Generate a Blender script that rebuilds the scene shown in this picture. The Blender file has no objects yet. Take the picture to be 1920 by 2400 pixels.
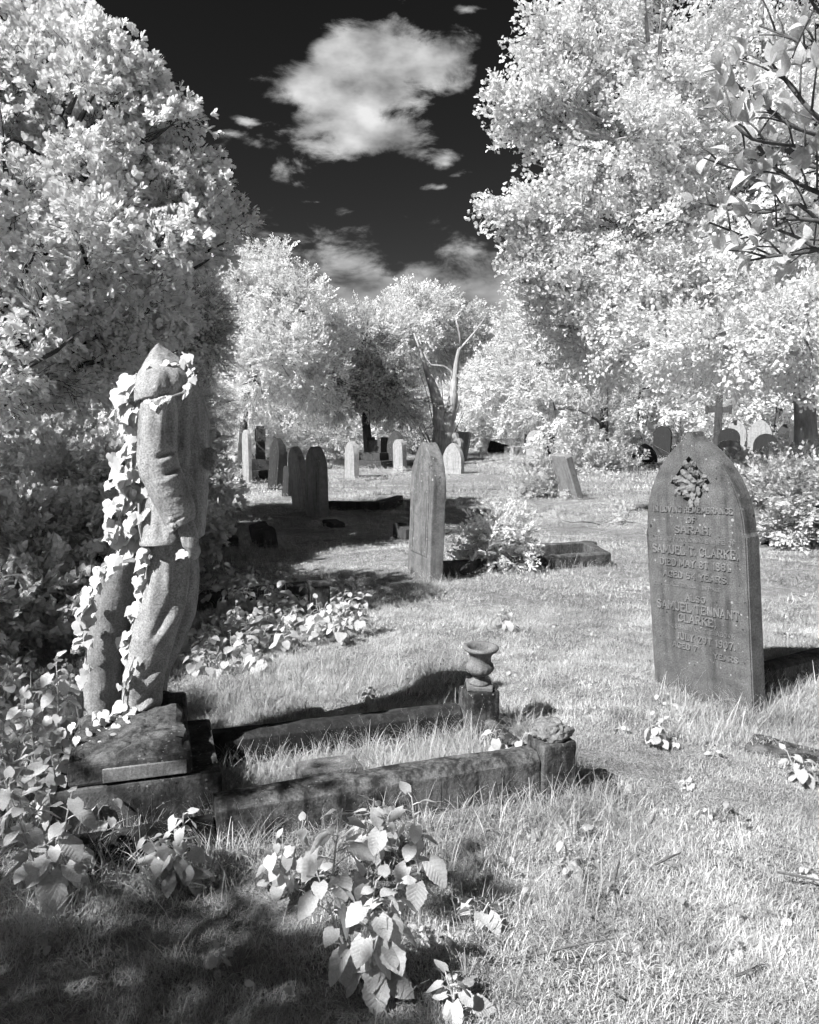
import bpy, bmesh, math, random
import numpy as np
from mathutils import Vector, Matrix, Euler, noise as mnoise
random.seed(7); rng = np.random.default_rng(7)
R = math.radians
scene = bpy.context.scene
COL = scene.collection

# ------------------------------------------------------------------ camera
F, CX, CY, HOR, EYE = 1900.0, 960.0, 1200.0, 1000.0, 1.5     # focal length etc. in photograph pixels
PITCH = math.atan((CY - HOR) / F)
cam_d = bpy.data.cameras.new('camera'); cam = bpy.data.objects.new('camera', cam_d); COL.objects.link(cam)
cam_d.sensor_fit = 'VERTICAL'; cam_d.sensor_height = 24.0; cam_d.lens = 24.0 * F / 2400.0
cam_d.clip_start = 0.05; cam_d.clip_end = 1000
cam.location = (0, 0, EYE); cam.rotation_euler = (R(90) - PITCH, 0, 0)
scene.camera = cam

def ray(px, py):
    cx, cy = (px - CX) / F, (CY - py) / F
    return Vector((cx, math.cos(PITCH) + cy * math.sin(PITCH), -math.sin(PITCH) + cy * math.cos(PITCH)))
def at(px, py, z=0.0):
    d = ray(px, py); t = (z - EYE) / d.z
    return Vector((d.x * t, d.y * t, z))
def atY(px, py, Y):
    d = ray(px, py); t = Y / d.y
    return Vector((d.x * t, Y, EYE + d.z * t))
def proj(P):
    x, y, z = P[..., 0], P[..., 1], P[..., 2] - EYE
    dep = y * math.cos(PITCH) - z * math.sin(PITCH)
    up = y * math.sin(PITCH) + z * math.cos(PITCH)
    return CX + F * x / dep, CY - F * up / dep

# ------------------------------------------------------------------ sky, sun, exposure
SUN_EL, SUN_DIR = R(43), Vector((-0.76, -0.65, 0)).normalized()      # towards the sun, horizontally
sv = Vector((SUN_DIR.x * math.cos(SUN_EL), SUN_DIR.y * math.cos(SUN_EL), math.sin(SUN_EL)))
sd = bpy.data.lights.new('sun', 'SUN'); sd.energy = 4.6; sd.angle = R(0.5); sd.color = (1, 1, 1)
so = bpy.data.objects.new('sun', sd); COL.objects.link(so)
so.rotation_euler = (-sv).to_track_quat('-Z', 'Y').to_euler()

world = bpy.data.worlds.new('World'); scene.world = world; world.use_nodes = True
wt = world.node_tree; wn = wt.nodes; wl = wt.links; wn.clear()
class NT:
    def __init__(s, nt): s.n, s.l = nt.nodes, nt.links
    def node(s, t, **k):
        n = s.n.new(t)
        for a, b in k.items(): setattr(n, a, b)
        return n
    def inp(s, sock, v):
        if isinstance(v, bpy.types.NodeSocket): s.l.new(v, sock)
        else: sock.default_value = v
    def math(s, op, a, b=0.0, c=None, clamp=False):
        n = s.node('ShaderNodeMath', operation=op, use_clamp=clamp)
        s.inp(n.inputs[0], a); s.inp(n.inputs[1], b)
        if c is not None: s.inp(n.inputs[2], c)
        return n.outputs[0]
    def noise(s, vec, scale, detail=4.0, rough=0.55, lac=2.0, dist=0.0):
        n = s.node('ShaderNodeTexNoise'); s.inp(n.inputs['Vector'], vec)
        n.inputs['Scale'].default_value = scale; n.inputs['Detail'].default_value = detail
        n.inputs['Roughness'].default_value = rough; n.inputs['Lacunarity'].default_value = lac
        n.inputs['Distortion'].default_value = dist
        return n.outputs[0]
    def remap(s, v, a, b, c, d, smooth=False):
        n = s.node('ShaderNodeMapRange'); n.clamp = True
        if smooth: n.interpolation_type = 'SMOOTHSTEP'
        s.inp(n.inputs[0], v)
        for i, q in enumerate((a, b, c, d)): s.inp(n.inputs[1 + i], q)
        return n.outputs[0]
    def vmap(s, vec, scale=(1, 1, 1), loc=(0, 0, 0)):
        n = s.node('ShaderNodeMapping'); s.inp(n.inputs['Vector'], vec)
        n.inputs['Scale'].default_value = scale; n.inputs['Location'].default_value = loc
        return n.outputs[0]
    def mixf(s, f, a, b):
        n = s.node('ShaderNodeMix'); n.data_type = 'FLOAT'
        s.inp(n.inputs[0], f); s.inp(n.inputs[2], a); s.inp(n.inputs[3], b)
        return n.outputs[0]

w = NT(wt)
sky = w.node('ShaderNodeTexSky', sky_type='NISHITA'); sky.sun_disc = False
sky.sun_elevation = SUN_EL; sky.sun_rotation = math.atan2(SUN_DIR.x, SUN_DIR.y)
sky.air_density = 0.6; sky.dust_density = 0.4
sep = w.node('ShaderNodeSeparateColor'); wl.new(sky.outputs[0], sep.inputs[0])
# infrared film: the air scatters almost none of it, so the red end of the sky, darkened, is the clear sky
clear = w.math('MULTIPLY', w.math('POWER', sep.outputs[0], 1.6), 0.09)
tc = w.node('ShaderNodeTexCoord'); gen = tc.outputs['Generated']
sx = w.node('ShaderNodeSeparateXYZ'); wl.new(gen, sx.inputs[0])
az = w.math('ARCTAN2', sx.outputs[0], sx.outputs[1]); el = w.math('ARCSINE', sx.outputs[2])
flat = w.node('ShaderNodeCombineXYZ'); wl.new(az, flat.inputs[0]); wl.new(w.math('MULTIPLY', el, 1.9), flat.inputs[1])
fv = flat.outputs[0]
warp1 = w.math('SUBTRACT', w.noise(fv, 9.0, 3), 0.5)
warp2 = w.math('SUBTRACT', w.noise(w.vmap(fv, loc=(7, 3, 1)), 9.0, 3), 0.5)
waz = w.math('ADD', az, w.math('MULTIPLY', warp1, 0.07)); wel = w.math('ADD', el, w.math('MULTIPLY', warp2, 0.05))
fbm = w.noise(fv, 14.0, 8, 0.60, 2.1, 0.35)
fbm_s = w.noise(w.vmap(fv, loc=(0.030, -0.050, 0)), 14.0, 4, 0.5)
clouds = [(905, 130, 170, 80), (1010, 155, 105, 66), (890, 205, 110, 60), (800, 140, 95, 52), (735, 195, 120, 48), (680, 205, 75, 32), (810, 255, 120, 58), (840, 315, 165, 60), (920, 322, 85, 48), (760, 345, 80, 42), (1020, 205, 70, 40),
          (590, 345, 100, 40), (530, 330, 70, 32), (655, 392, 70, 36), (690, 418, 50, 22), (795, 487, 62, 28), (735, 465, 70, 18), (1065, 205, 50, 40), (1075, 406, 48, 22), (1030, 442, 42, 17), (1040, 362, 55, 26), (480, 290, 90, 24), (570, 285, 90, 26), (1110, 15, 50, 20),
          (1290, 440, 60, 25), (1330, 210, 70, 40)]
dens = None
for (px, py, rx, ry) in clouds:
    d = ray(px, py).normalized(); a0, e0 = math.atan2(d.x, d.y), math.asin(d.z)
    big = rx * ry > 4200; rx, ry = (rx, ry) if big else (rx * 1.7, ry * 1.7)
    u = w.math('MULTIPLY', w.math('SUBTRACT', waz, a0), F / rx); v = w.math('MULTIPLY', w.math('SUBTRACT', wel, e0), F / ry)
    q = w.math('SUBTRACT', 1.02 if big else 0.34, w.math('SQRT', w.math('ADD', w.math('MULTIPLY', u, u), w.math('MULTIPLY', v, v))))
    dens = q if dens is None else w.math('SMOOTH_MAX', dens, q, 0.25)
# a bank of cloud low over the trees all round, and scattered fair-weather cloud over the rest of the sky
bank = w.math('MULTIPLY', w.math('SUBTRACT', R(14.4), w.math('ADD', wel, w.math('MULTIPLY', w.noise(fv, 5.0, 2), 0.06))), 9.0)
away = w.remap(w.math('ABSOLUTE', az), 0.5, 0.8, 0.0, 1.0)
scat = w.math('MULTIPLY', w.math('SUBTRACT', w.noise(w.vmap(gen, scale=(1, 1, 1.6)), 2.6, 2), 0.63), 4.0)
scat = w.mixf(away, -1.0, scat)
bank = w.math('MINIMUM', bank, 0.62)
dens = w.math('MAXIMUM', w.math('MAXIMUM', dens, bank), scat)
dd = w.math('ADD', w.math('MULTIPLY', dens, 1.0), w.math('MULTIPLY', w.math('SUBTRACT', fbm, 0.5), 1.75))
alpha = w.remap(dd, 0.02, 0.52, 0.0, 1.0, True)
lit = w.math('ADD', 0.44, w.math('MULTIPLY', w.math('SUBTRACT', w.noise(fv, 14.0, 4, 0.5), fbm_s), 1.7), clamp=True)
lit = w.math('ADD', lit, w.math('MULTIPLY', w.math('SUBTRACT', w.noise(fv, 22.0, 4, 0.6), 0.5), 0.35), clamp=True)
low = w.remap(el, R(6), R(17), 0.6, 1.0)
cval = w.math('MULTIPLY', w.math('ADD', 1.1, w.math('MULTIPLY', lit, 3.1)), low)
skyv = w.mixf(alpha, clear, cval)
bg = w.node('ShaderNodeBackground'); wl.new(skyv, bg.inputs[0]); bg.inputs[1].default_value = 0.1
world.cycles.sampling_method = 'NONE'
wo = w.node('ShaderNodeOutputWorld'); wl.new(bg.outputs[0], wo.inputs[0])

vs = scene.view_settings
vs.view_transform = 'Standard'; vs.look = 'None'; vs.exposure = 1.02; vs.gamma = 1.0; vs.use_curve_mapping = False
cy = scene.cycles
cy.max_bounces = 12; cy.diffuse_bounces = 6; cy.glossy_bounces = 1; cy.transmission_bounces = 8; cy.transparent_max_bounces = 4
cy.use_denoising = True; cy.denoiser = 'OPENIMAGEDENOISE'; cy.denoising_prefilter = 'ACCURATE'; cy.use_adaptive_sampling = True; cy.adaptive_threshold = 0.06; cy.adaptive_min_samples = 12; cy.sample_clamp_indirect = 4.0; cy.caustics_reflective = False; cy.caustics_refractive = False

# ------------------------------------------------------------------ materials
MAT = {}
def new_mat(name):
    m = bpy.data.materials.new(name); m.use_nodes = True; m.node_tree.nodes.clear(); MAT[name] = m
    return m, NT(m.node_tree)
def finish(t, surf, bump=None):
    o = t.node('ShaderNodeOutputMaterial'); t.l.new(surf, o.inputs[0])
def principled(t, val, rough=0.8, spec=0.2, normal=None):
    p = t.node('ShaderNodeBsdfPrincipled'); t.inp(p.inputs['Base Color'], val if isinstance(val, bpy.types.NodeSocket) else (val, val, val, 1))
    p.inputs['Roughness'].default_value = rough; p.inputs['Specular IOR Level'].default_value = spec
    if normal is not None: t.l.new(normal, p.inputs['Normal'])
    return p.outputs[0]
def bump(t, h, strength, dist=0.01):
    b = t.node('ShaderNodeBump'); b.inputs['Strength'].default_value = strength; b.inputs['Distance'].default_value = dist
    t.l.new(h, b.inputs['Height']); return b.outputs[0]
def stone(name, base, var=0.35, stain=0.5, lichen=0.3, spots=14.0, speck=0.5, crust=0.0, bumpk=0.5):
    m, t = new_mat(name)
    tc = t.node('ShaderNodeTexCoord'); ob = tc.outputs['Object']
    big = t.noise(ob, 2.3, 5, 0.6); mid = t.noise(ob, 11.0, 5, 0.65); fine = t.noise(ob, 130.0, 3, 0.6)
    streak = t.noise(t.vmap(ob, scale=(16, 16, 1.1)), 1.0, 4, 0.6)
    v = t.math('MULTIPLY', t.remap(mid, 0.25, 0.75, 1 - var, 1 + var), base)
    v = t.math('MULTIPLY', v, t.remap(fine, 0.25, 0.75, 1 - speck * 0.55, 1 + speck * 0.55))
    st = t.math('MULTIPLY', t.remap(streak, 0.42, 0.72, 0.0, 1.0, True), t.remap(big, 0.35, 0.65, 0.2, 1.0))
    v = t.math('MULTIPLY', v, t.math('SUBTRACT', 1.0, t.math('MULTIPLY', st, stain)))
    if crust > 0:      # black algal crust in ragged patches
        cr = t.remap(t.math('ADD', t.math('ADD', t.math('MULTIPLY', t.noise(ob, 3.0, 6, 0.7), 0.45), t.math('MULTIPLY', t.noise(t.vmap(ob, scale=(9, 9, 2.2)), 1.6, 5, .7), 0.45)), t.math('MULTIPLY', t.noise(ob, 45.0, 3), 0.2)), 0.47, 0.62, 0.0, crust, True)
        v = t.mixf(cr, v, 0.018)
    vo = t.node('ShaderNodeTexVoronoi'); t.inp(vo.inputs['Vector'], ob); vo.inputs['Scale'].default_value = spots
    wob = t.math('ADD', vo.outputs['Distance'], t.math('MULTIPLY', t.math('SUBTRACT', fine, 0.5), 0.35))
    sp = t.node('ShaderNodeSeparateColor'); t.l.new(vo.outputs['Color'], sp.inputs[0])
    rad = t.math('MULTIPLY', sp.outputs[0], t.math('MULTIPLY', t.remap(big, 0.4, 0.62, 0.15, 1.0), lichen))
    lm = t.remap(t.math('SUBTRACT', rad, wob), -0.03, 0.05, 0.0, 0.75, True)
    v = t.mixf(lm, v, t.math('MULTIPLY', sp.outputs[1], 0.42))
    h = t.math('ADD', t.math('MULTIPLY', fine, 0.5), t.math('ADD', mid, t.math('MULTIPLY', lm, 0.3)))
    finish(t, principled(t, v, 0.92, 0.12, bump(t, h, bumpk, 0.008)))
    return m
stone('statue_stone', 0.31, 0.34, 0.50, 0.16, 34, 0.9, 0.0, 0.8)
stone('stump_stone', 0.27, 0.30, 0.45, 0.10, 30, 0.8, 0.0, 0.5)
stone('plinth_stone', 0.13, 0.45, 0.5, 0.42, 60, 0.7, 0.75, 0.9)
stone('kerb_stone', 0.16, 0.45, 0.7, 0.36, 55, 0.8, 0.9, 0.9)
stone('black_kerb', 0.06, 0.5, 0.6, 0.30, 50, 0.8, 0.8, 0.9)
stone('rough_stone', 0.26, 0.45, 0.3, 0.45, 45, 0.8, 0.5, 1.0)
stone('clarke_stone', 0.125, 0.42, 0.70, 0.36, 34, 0.9, 0.0, 0.8)
stone('clarke_letter', 0.19, 0.35, 0.5, 0.05, 40, 0.5, 0.0, 0.3)
stone('urn_stone', 0.21, 0.35, 0.4, 0.40, 60, 0.7, 0.25, 0.8)
stone('pale_stone', 0.33, 0.30, 0.50, 0.30, 22, 0.5, 0.0, 0.5)
stone('mid_stone', 0.19, 0.40, 0.75, 0.45, 26, 0.8, 0.2, 0.7)
stone('grey_stone', 0.24, 0.30, 0.55, 0.35, 20, 0.5, 0.0, 0.5)
stone('dark_stone', 0.075, 0.30, 0.4, 0.35, 20, 0.5, 0.2, 0.5)
stone('shaded_stone', 0.045, 0.35, 0.4, 0.3, 20, 0.6, 0.2, 0.5)  # tree shade over the left row, put into the stone's colour
stone('black_granite', 0.035, 0.2, 0.3, 0.15, 20, 0.4, 0.0, 0.2)

def leaf_mat(name, base, trans=0.35, var=0.15, rough=0.5, spec=0.25, veins=False, patchy=False):
    m, t = new_mat(name)
    oi = t.node('ShaderNodeObjectInfo')
    ge = t.node('ShaderNodeNewGeometry')
    ri = ge.outputs['Random Per Island']
    k = t.math('ADD', t.math('MULTIPLY', t.math('SUBTRACT', oi.outputs['Random'], 0.5), var), t.math('MULTIPLY', t.math('SUBTRACT', ri, 0.5), var))
    v = t.math('MULTIPLY', base, t.math('ADD', 1.0, k))
    tc = t.node('ShaderNodeTexCoord')
    v = t.math('MULTIPLY', v, t.remap(t.noise(tc.outputs['Object'], 40.0, 3), 0.3, 0.7, 0.9, 1.06))
    nrm = None
    if patchy:
        v = t.math('MULTIPLY', v, t.math('MULTIPLY', t.remap(t.noise(ge.outputs['Position'], 1.1, 5, .65), 0.3, 0.7, 0.62, 1.15), t.remap(t.noise(ge.outputs['Position'], 6.0, 4, .6), 0.3, 0.7, 0.75, 1.15)))
    if veins:
        sx_ = t.node('ShaderNodeSeparateXYZ'); t.l.new(tc.outputs['Object'], sx_.inputs[0]); ay = t.math('ABSOLUTE', sx_.outputs[1])
        ph = t.math('SINE', t.math('MULTIPLY', t.math('SUBTRACT', sx_.outputs[0], t.math('MULTIPLY', ay, 0.75)), 44.0))
        rib = t.math('MAXIMUM', t.remap(ph, 0.80, 0.98, 0.0, 1.0), t.remap(ay, 0.0, 0.016, 1.0, 0.0))
        v = t.math('MULTIPLY', v, t.math('SUBTRACT', 1.0, t.math('MULTIPLY', rib, 0.07)))
        v = t.math('MULTIPLY', v, t.remap(t.noise(tc.outputs['Object'], 9.0, 5, .65), 0.3, 0.7, 0.78, 1.12))
        nrm = bump(t, t.math('SUBTRACT', t.math('MULTIPLY', ph, 0.5), rib), 0.16, 0.02)
    p = principled(t, v, rough, spec, nrm)
    tr = t.node('ShaderNodeBsdfTranslucent'); t.inp(tr.inputs[0], t.math('MULTIPLY', v, 0.95))
    mx = t.node('ShaderNodeMixShader'); mx.inputs[0].default_value = trans
    t.l.new(p, mx.inputs[1]); t.l.new(tr.outputs[0], mx.inputs[2])
    finish(t, mx.outputs[0]); return m
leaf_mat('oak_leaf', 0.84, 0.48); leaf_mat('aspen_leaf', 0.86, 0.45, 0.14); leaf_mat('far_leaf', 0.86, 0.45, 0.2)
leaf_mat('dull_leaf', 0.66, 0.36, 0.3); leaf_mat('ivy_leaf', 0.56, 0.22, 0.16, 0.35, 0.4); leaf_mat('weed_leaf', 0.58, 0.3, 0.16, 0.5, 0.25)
leaf_mat('magnolia_leaf', 0.66, 0.40, 0.2, 0.35, 0.4, True); leaf_mat('grass_blade', 0.64, 0.28, 0.6, 0.55, 0.25, False, True); leaf_mat('dead_leaf', 0.34, 0.1, 0.5, 0.7, 0.2)
leaf_mat('stem_green', 0.45, 0.0, 0.2)
leaf_mat('big_leaf', 0.60, 0.3, 0.2, 0.5, 0.25, True)
def bark(name, base):
    m, t = new_mat(name); tc = t.node('ShaderNodeTexCoord'); ob = tc.outputs['Object']
    n1 = t.noise(t.vmap(ob, scale=(14, 14, 3)), 1.0, 5, 0.65); n2 = t.noise(ob, 1.7, 3)
    v = t.math('MULTIPLY', t.math('MULTIPLY', t.remap(n1, 0.25, 0.75, 0.45, 1.5), t.remap(n2, 0.3, 0.7, 0.7, 1.3)), base)
    finish(t, principled(t, v, 0.9, 0.1, bump(t, n1, 0.9, 0.02))); return m
bark('dark_bark', 0.07); bark('lit_bark', 0.36); bark('pale_bark', 0.33); bark('twig_bark', 0.10); bark('stick_bark', 0.16)
def ground_mat():
    m, t = new_mat('turf_soil'); tc = t.node('ShaderNodeTexCoord'); ob = tc.outputs['Object']
    a = t.noise(ob, 0.55, 5, 0.6); b = t.noise(ob, 7.0, 6, 0.7); c = t.noise(ob, 60.0, 4, 0.7)
    v = t.math('MULTIPLY', t.remap(a, 0.3, 0.7, 0.75, 1.15), t.remap(b, 0.25, 0.75, 0.14, 0.50))
    v = t.math('MULTIPLY', v, t.remap(c, 0.25, 0.75, 0.5, 1.45))
    h = t.math('ADD', b, t.math('MULTIPLY', c, 0.5))
    finish(t, principled(t, v, 0.95, 0.05, bump(t, h, 1.0, 0.05)))
ground_mat()

# ------------------------------------------------------------------ helpers
def mesh(name, verts, faces, mats, smooth=False):
    me = bpy.data.meshes.new(name); me.from_pydata([tuple(map(float, v)) for v in verts], [], [tuple(map(int, f)) for f in faces])
    for mm in (mats if isinstance(mats, (list, tuple)) else [mats]): me.materials.append(MAT[mm])
    if smooth: me.polygons.foreach_set('use_smooth', [True] * len(me.polygons))
    me.update(); return me
def link(name, data, parent=None):
    o = bpy.data.objects.new(name, data); COL.objects.link(o)
    if parent is not None: o.parent = parent
    return o
def tag(o, label=None, cat=None, group=None, kind=None):
    if label: o['label'] = label
    if cat: o['category'] = cat
    if group: o['group'] = group
    if kind: o['kind'] = kind
    return o
def thing(name, label, cat, loc=(0, 0, 0), rot=(0, 0, 0), group=None):
    o = link(name, None); o.location = loc; o.rotation_euler = rot; o.empty_display_size = 0.1
    return tag(o, label, cat, group)
class MB:
    def __init__(s): s.v, s.f = [], []
    def add(s, v, f):
        k = len(s.v); s.v.extend([tuple(p) for p in v]); s.f.extend([tuple(i + k for i in q) for q in f]); return s
    def box(s, a, b, M=None):
        c = [(x, y, z) for z in (a[2], b[2]) for (x, y) in ((a[0], a[1]), (b[0], a[1]), (b[0], b[1]), (a[0], b[1]))]
        if M is not None: c = [tuple(M @ Vector(p)) for p in c]
        return s.add(c, [(3, 2, 1, 0), (4, 5, 6, 7), (0, 1, 5, 4), (1, 2, 6, 5), (2, 3, 7, 6), (3, 0, 4, 7)])
    def tube(s, pts, rad, n=6, cap=True):
        pts = [Vector(p) for p in pts]; rings = []; up = None
        for i, p in enumerate(pts):
            t = (pts[min(i + 1, len(pts) - 1)] - pts[max(i - 1, 0)]); t = t.normalized() if t.length > 1e-9 else Vector((0, 0, 1))
            if up is None: up = Vector((0, 1, 0)) if abs(t.y) < 0.8 else Vector((1, 0, 0))
            u = t.cross(up).normalized(); up = u.cross(t).normalized()
            r = rad[i] if isinstance(rad, (list, tuple)) else rad
            rings.append([p + (u * math.cos(2 * math.pi * k / n) + up * math.sin(2 * math.pi * k / n)) * r for k in range(n)])
        v = [q for g in rings for q in g]
        f = [(i * n + k, i * n + (k + 1) % n, (i + 1) * n + (k + 1) % n, (i + 1) * n + k) for i in range(len(pts) - 1) for k in range(n)]
        if cap: f += [tuple(range(n - 1, -1, -1)), tuple((len(pts) - 1) * n + k for k in range(n))]
        return s.add(v, f)
    def loft(s, rings):      # closed rings of equal length, capped
        n = len(rings[0]); v = [q for g in rings for q in g]
        f = [(i * n + k, i * n + (k + 1) % n, (i + 1) * n + (k + 1) % n, (i + 1) * n + k) for i in range(len(rings) - 1) for k in range(n)]
        f += [tuple(range(n - 1, -1, -1)), tuple((len(rings) - 1) * n + k for k in range(n))]
        return s.add(v, f)
    def build(s, name, mat, parent=None, off=None, smooth=False):
        v = s.v if off is None else [(p[0] - off[0], p[1] - off[1], p[2] - off[2]) for p in s.v]
        return link(name, mesh(name, v, s.f, mat, smooth), parent)
def evaluated(me, mods):
    o = bpy.data.objects.new('work', me); COL.objects.link(o)
    for typ, kw in mods:
        m = o.modifiers.new(typ, typ)
        for k, v in kw.items(): setattr(m, k, v)
    dg = bpy.context.evaluated_depsgraph_get(); dg.update()
    out = bpy.data.meshes.new_from_object(o.evaluated_get(dg))
    bpy.data.objects.remove(o); return out
def bevelled_rough(mb, width, amp, seed, sub=0.05, mat=None, smooth=True):
    """bevel a blocky mesh, cut it fine and weather it by noise along its normals"""
    me = mesh('w', mb.v, mb.f, mat)
    bm = bmesh.new(); bm.from_mesh(me)
    bmesh.ops.recalc_face_normals(bm, faces=bm.faces)
    bmesh.ops.bevel(bm, geom=[e for e in bm.edges if e.calc_face_angle(0) > 0.5], offset=width, segments=2, affect='EDGES', profile=0.6)
    bmesh.ops.triangulate(bm, faces=[f for f in bm.faces if len(f.verts) > 4])
    for _ in range(6):
        es = [e for e in bm.edges if e.calc_length() > sub * 1.5]
        if not es: break
        bmesh.ops.subdivide_edges(bm, edges=es, cuts=1, use_grid_fill=True)
    bmesh.ops.triangulate(bm, faces=[f for f in bm.faces if len(f.verts) > 4])
    bm.normal_update()
    for v in bm.verts:
        p = v.co * 6 + Vector((seed * 3.1, seed, 0)); d = mnoise.noise(p) + 0.5 * mnoise.noise(p * 3.3) + 0.3 * mnoise.noise(p * 9)
        v.co += v.normal * d * amp
    bm.to_mesh(me); bm.free(); me.update()
    return me
def gz(x, y):
    return 0.03 * np.sin(1.3 * x + 0.7 * y + 1) * np.sin(0.9 * y - 0.5 * x) + 0.012 * np.sin(5 * x + 1) * np.sin(4.3 * y) + 0.006 * np.sin(11 * x + 3 * y) * np.sin(9 * y - 4 * x)

# leaves lie along +X, upper side +Z
def leaf_oval(L, W, n=3, fold=0.12, curl=0.12):
    v = [(0, 0, 0)]; f = []
    xs = [0.2, 0.5, 0.8][:n] if n == 3 else [(i + 1) / (n + 1) for i in range(n)]
    for t in xs:
        wd = W * 0.5 * math.sin(math.pi * t ** 0.85); z = -curl * L * t * t
        v += [(L * t, wd, z + fold * wd), (L * t, 0, z), (L * t, -wd, z + fold * wd)]
    v.append((L, 0, -curl * L)); k = len(v) - 1
    f += [(0, 2, 1), (0, 3, 2)]
    for i in range(len(xs) - 1):
        a, b = 1 + 3 * i, 4 + 3 * i
        f += [(a, a + 1, b + 1, b), (a + 1, a + 2, b + 2, b + 1)]
    a = 1 + 3 * (len(xs) - 1); f += [(a, a + 1, k), (a + 1, a + 2, k)]
    return v, f
def leaf_round(L, W):
    v = [(0, 0, 0), (0.25 * L, 0.45 * W, 0.02 * L), (0.6 * L, 0.48 * W, 0.0), (L, 0, -0.08 * L), (0.6 * L, -0.48 * W, 0.0), (0.25 * L, -0.45 * W, 0.02 * L)]
    return v, [(0, 5, 4, 3), (0, 3, 2, 1)]
def leaf_oak(L, W):
    prof = [(0, 0.02), (0.15, 0.12), (0.25, 0.30), (0.33, 0.16), (0.45, 0.44), (0.55, 0.24), (0.68, 0.50), (0.78, 0.28), (0.9, 0.34), (1.0, 0.0)]
    v = []; f = []
    for (t, wd) in prof: v += [(L * t, wd * W, -0.15 * L * t * t + 0.1 * wd * W), (L * t, 0, -0.15 * L * t * t), (L * t, -wd * W, -0.15 * L * t * t + 0.1 * wd * W)]
    for i in range(len(prof) - 1):
        a, b = 3 * i, 3 * i + 3; f += [(a, a + 1, b + 1, b), (a + 1, a + 2, b + 2, b + 1)]
    return v, f
def leaf_ivy(L, wob=0.0):
    pts = [(0.0, 0.0), (-0.16, 0.18), (-0.10, 0.38), (0.08, 0.52), (0.24, 0.50), (0.36, 0.41), (0.50, 0.40 + wob), (0.62, 0.29), (0.80, 0.13), (1.0, wob * 0.3)]
    v = [(0.30 * L, 0, 0.02 * L)]; ring = pts + [(x, -y) for (x, y) in reversed(pts[1:-1])]
    for (x, y) in ring: v.append((x * L, y * L, -0.25 * L * y * y - 0.10 * L * max(x, 0) ** 2 + 0.04 * L * math.sin(9 * y)))
    n = len(ring); return v, [(0, 1 + (i + 1) % n, 1 + i) for i in range(n)]
def leaf_heart(L, W, seed=0, tooth=0.05):
    r = random.Random(seed); N = 11; v = []; f = []
    c1, c2, tw = r.uniform(0.10, 0.34), r.uniform(0.08, 0.3), r.uniform(-0.25, 0.25)
    for i in range(N + 1):
        t = i / N
        wd = W * 0.5 * (math.sin(math.pi * min(1, (t + 0.10) / 1.10) ** 0.72)) ** 0.85 if i < N else 0
        wd *= 1 + tooth * (1 if i % 2 else -1)
        back = -0.16 * L if i == 0 else 0
        zc = -c1 * L * t * t + 0.02 * L * math.sin(7 * t)
        rowz = c2
        for s in (1, 0.5, 0, -0.5, -1):
            y = wd * s
            v.append((L * t + (back * abs(s)) , y + tw * 0.1 * L * t, zc + rowz * abs(y) * (0.8 if abs(s) < 1 else 0.55) + tw * y * 0.8 * t))
    for i in range(N):
        for k in range(4):
            a = i * 5 + k; f.append((a, a + 1, a + 6, a + 5))
    return v, f
def xf(v, M): return [tuple(M @ Vector(p)) for p in v]
def leafM(loc, az, pitch, roll=0.0, s=1.0):
    return Matrix.Translation(loc) @ Euler((roll, -pitch, az), 'XYZ').to_matrix().to_4x4() @ Matrix.Scale(s, 4)

SPRAYS = {}
def spray_set(key, mats, nvar, fn):
    col = bpy.data.collections.new('source_' + key)
    for i in range(nvar):
        random.seed(100 + i * 17 + len(key)); mb, tw = MB(), MB(); fn(mb, tw)
        nl = len(mb.f); mb.add(tw.v, tw.f); me = mesh(key, mb.v, mb.f, mats)
        if len(mats) > 1: me.polygons.foreach_set('material_index', [0] * nl + [1] * (len(mb.f) - nl))
        col.objects.link(bpy.data.objects.new('%s_%d' % (key, i), me))
    SPRAYS[key] = (col, nvar)
def twig(tw, L, r):
    tw.tube([(0, 0, 0), (L * 0.5, 0, 0.03 * L), (L, 0, 0.0)], [r, r * 0.7, r * 0.3], 3, False)
def sp_oak(mb, tw):
    for (bx, ba, bl) in ((0, 0, 1.0), (.12, .75, .7), (.2, -.8, .7)):
      M0 = leafM((bx, 0, 0), ba, random.uniform(-.3, .5)); sub, st = MB(), MB()
      L = 0.5 * bl; twig(st, L, 0.006); tw.add(xf(st.v, M0), st.f)
      for (x, n) in ((L, 9), (L * .66, 5), (L * .35, 4)):
       for k in range(n):
            a = 2 * math.pi * k / n + random.uniform(-0.4, 0.4)
            l = random.uniform(0.085, 0.13)
            v, f = leaf_oak(l, l * 0.62)
            side = random.uniform(0.3, 1.1)
            M = leafM((x + random.uniform(-0.03, 0.03), 0, 0), math.sin(a) * side * 1.25, math.cos(a) * side * 0.8 + 0.1, random.uniform(-0.5, 0.5))
            mb.add(xf(v, M0 @ M), f)
def sp_aspen(mb, tw):
    L = 0.42
    for (bx, ba, bl) in ((0, 0, 1.25), (.1, .7, .9), (.22, -.75, .8)):
      M0 = leafM((bx, 0, 0), ba, random.uniform(-.4, .4)); st = MB(); twig(st, L * bl, 0.004); tw.add(xf(st.v, M0), st.f)
      for k in range(int(22 * bl)):
        x = L * bl * random.uniform(0.1, 1.05); a = random.choice((-1, 1)) * random.uniform(0.2, 1.5)
        l = random.uniform(0.042, 0.062); v, f = leaf_round(l, l * 0.98)
        p = (x, math.sin(a) * random.uniform(0.01, 0.06), random.uniform(-0.03, 0.04))
        M = leafM(p, a, random.uniform(-1.2, 0.6), random.uniform(-1.0, 1.0)); mb.add(xf(v, M0 @ M), f)
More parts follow.
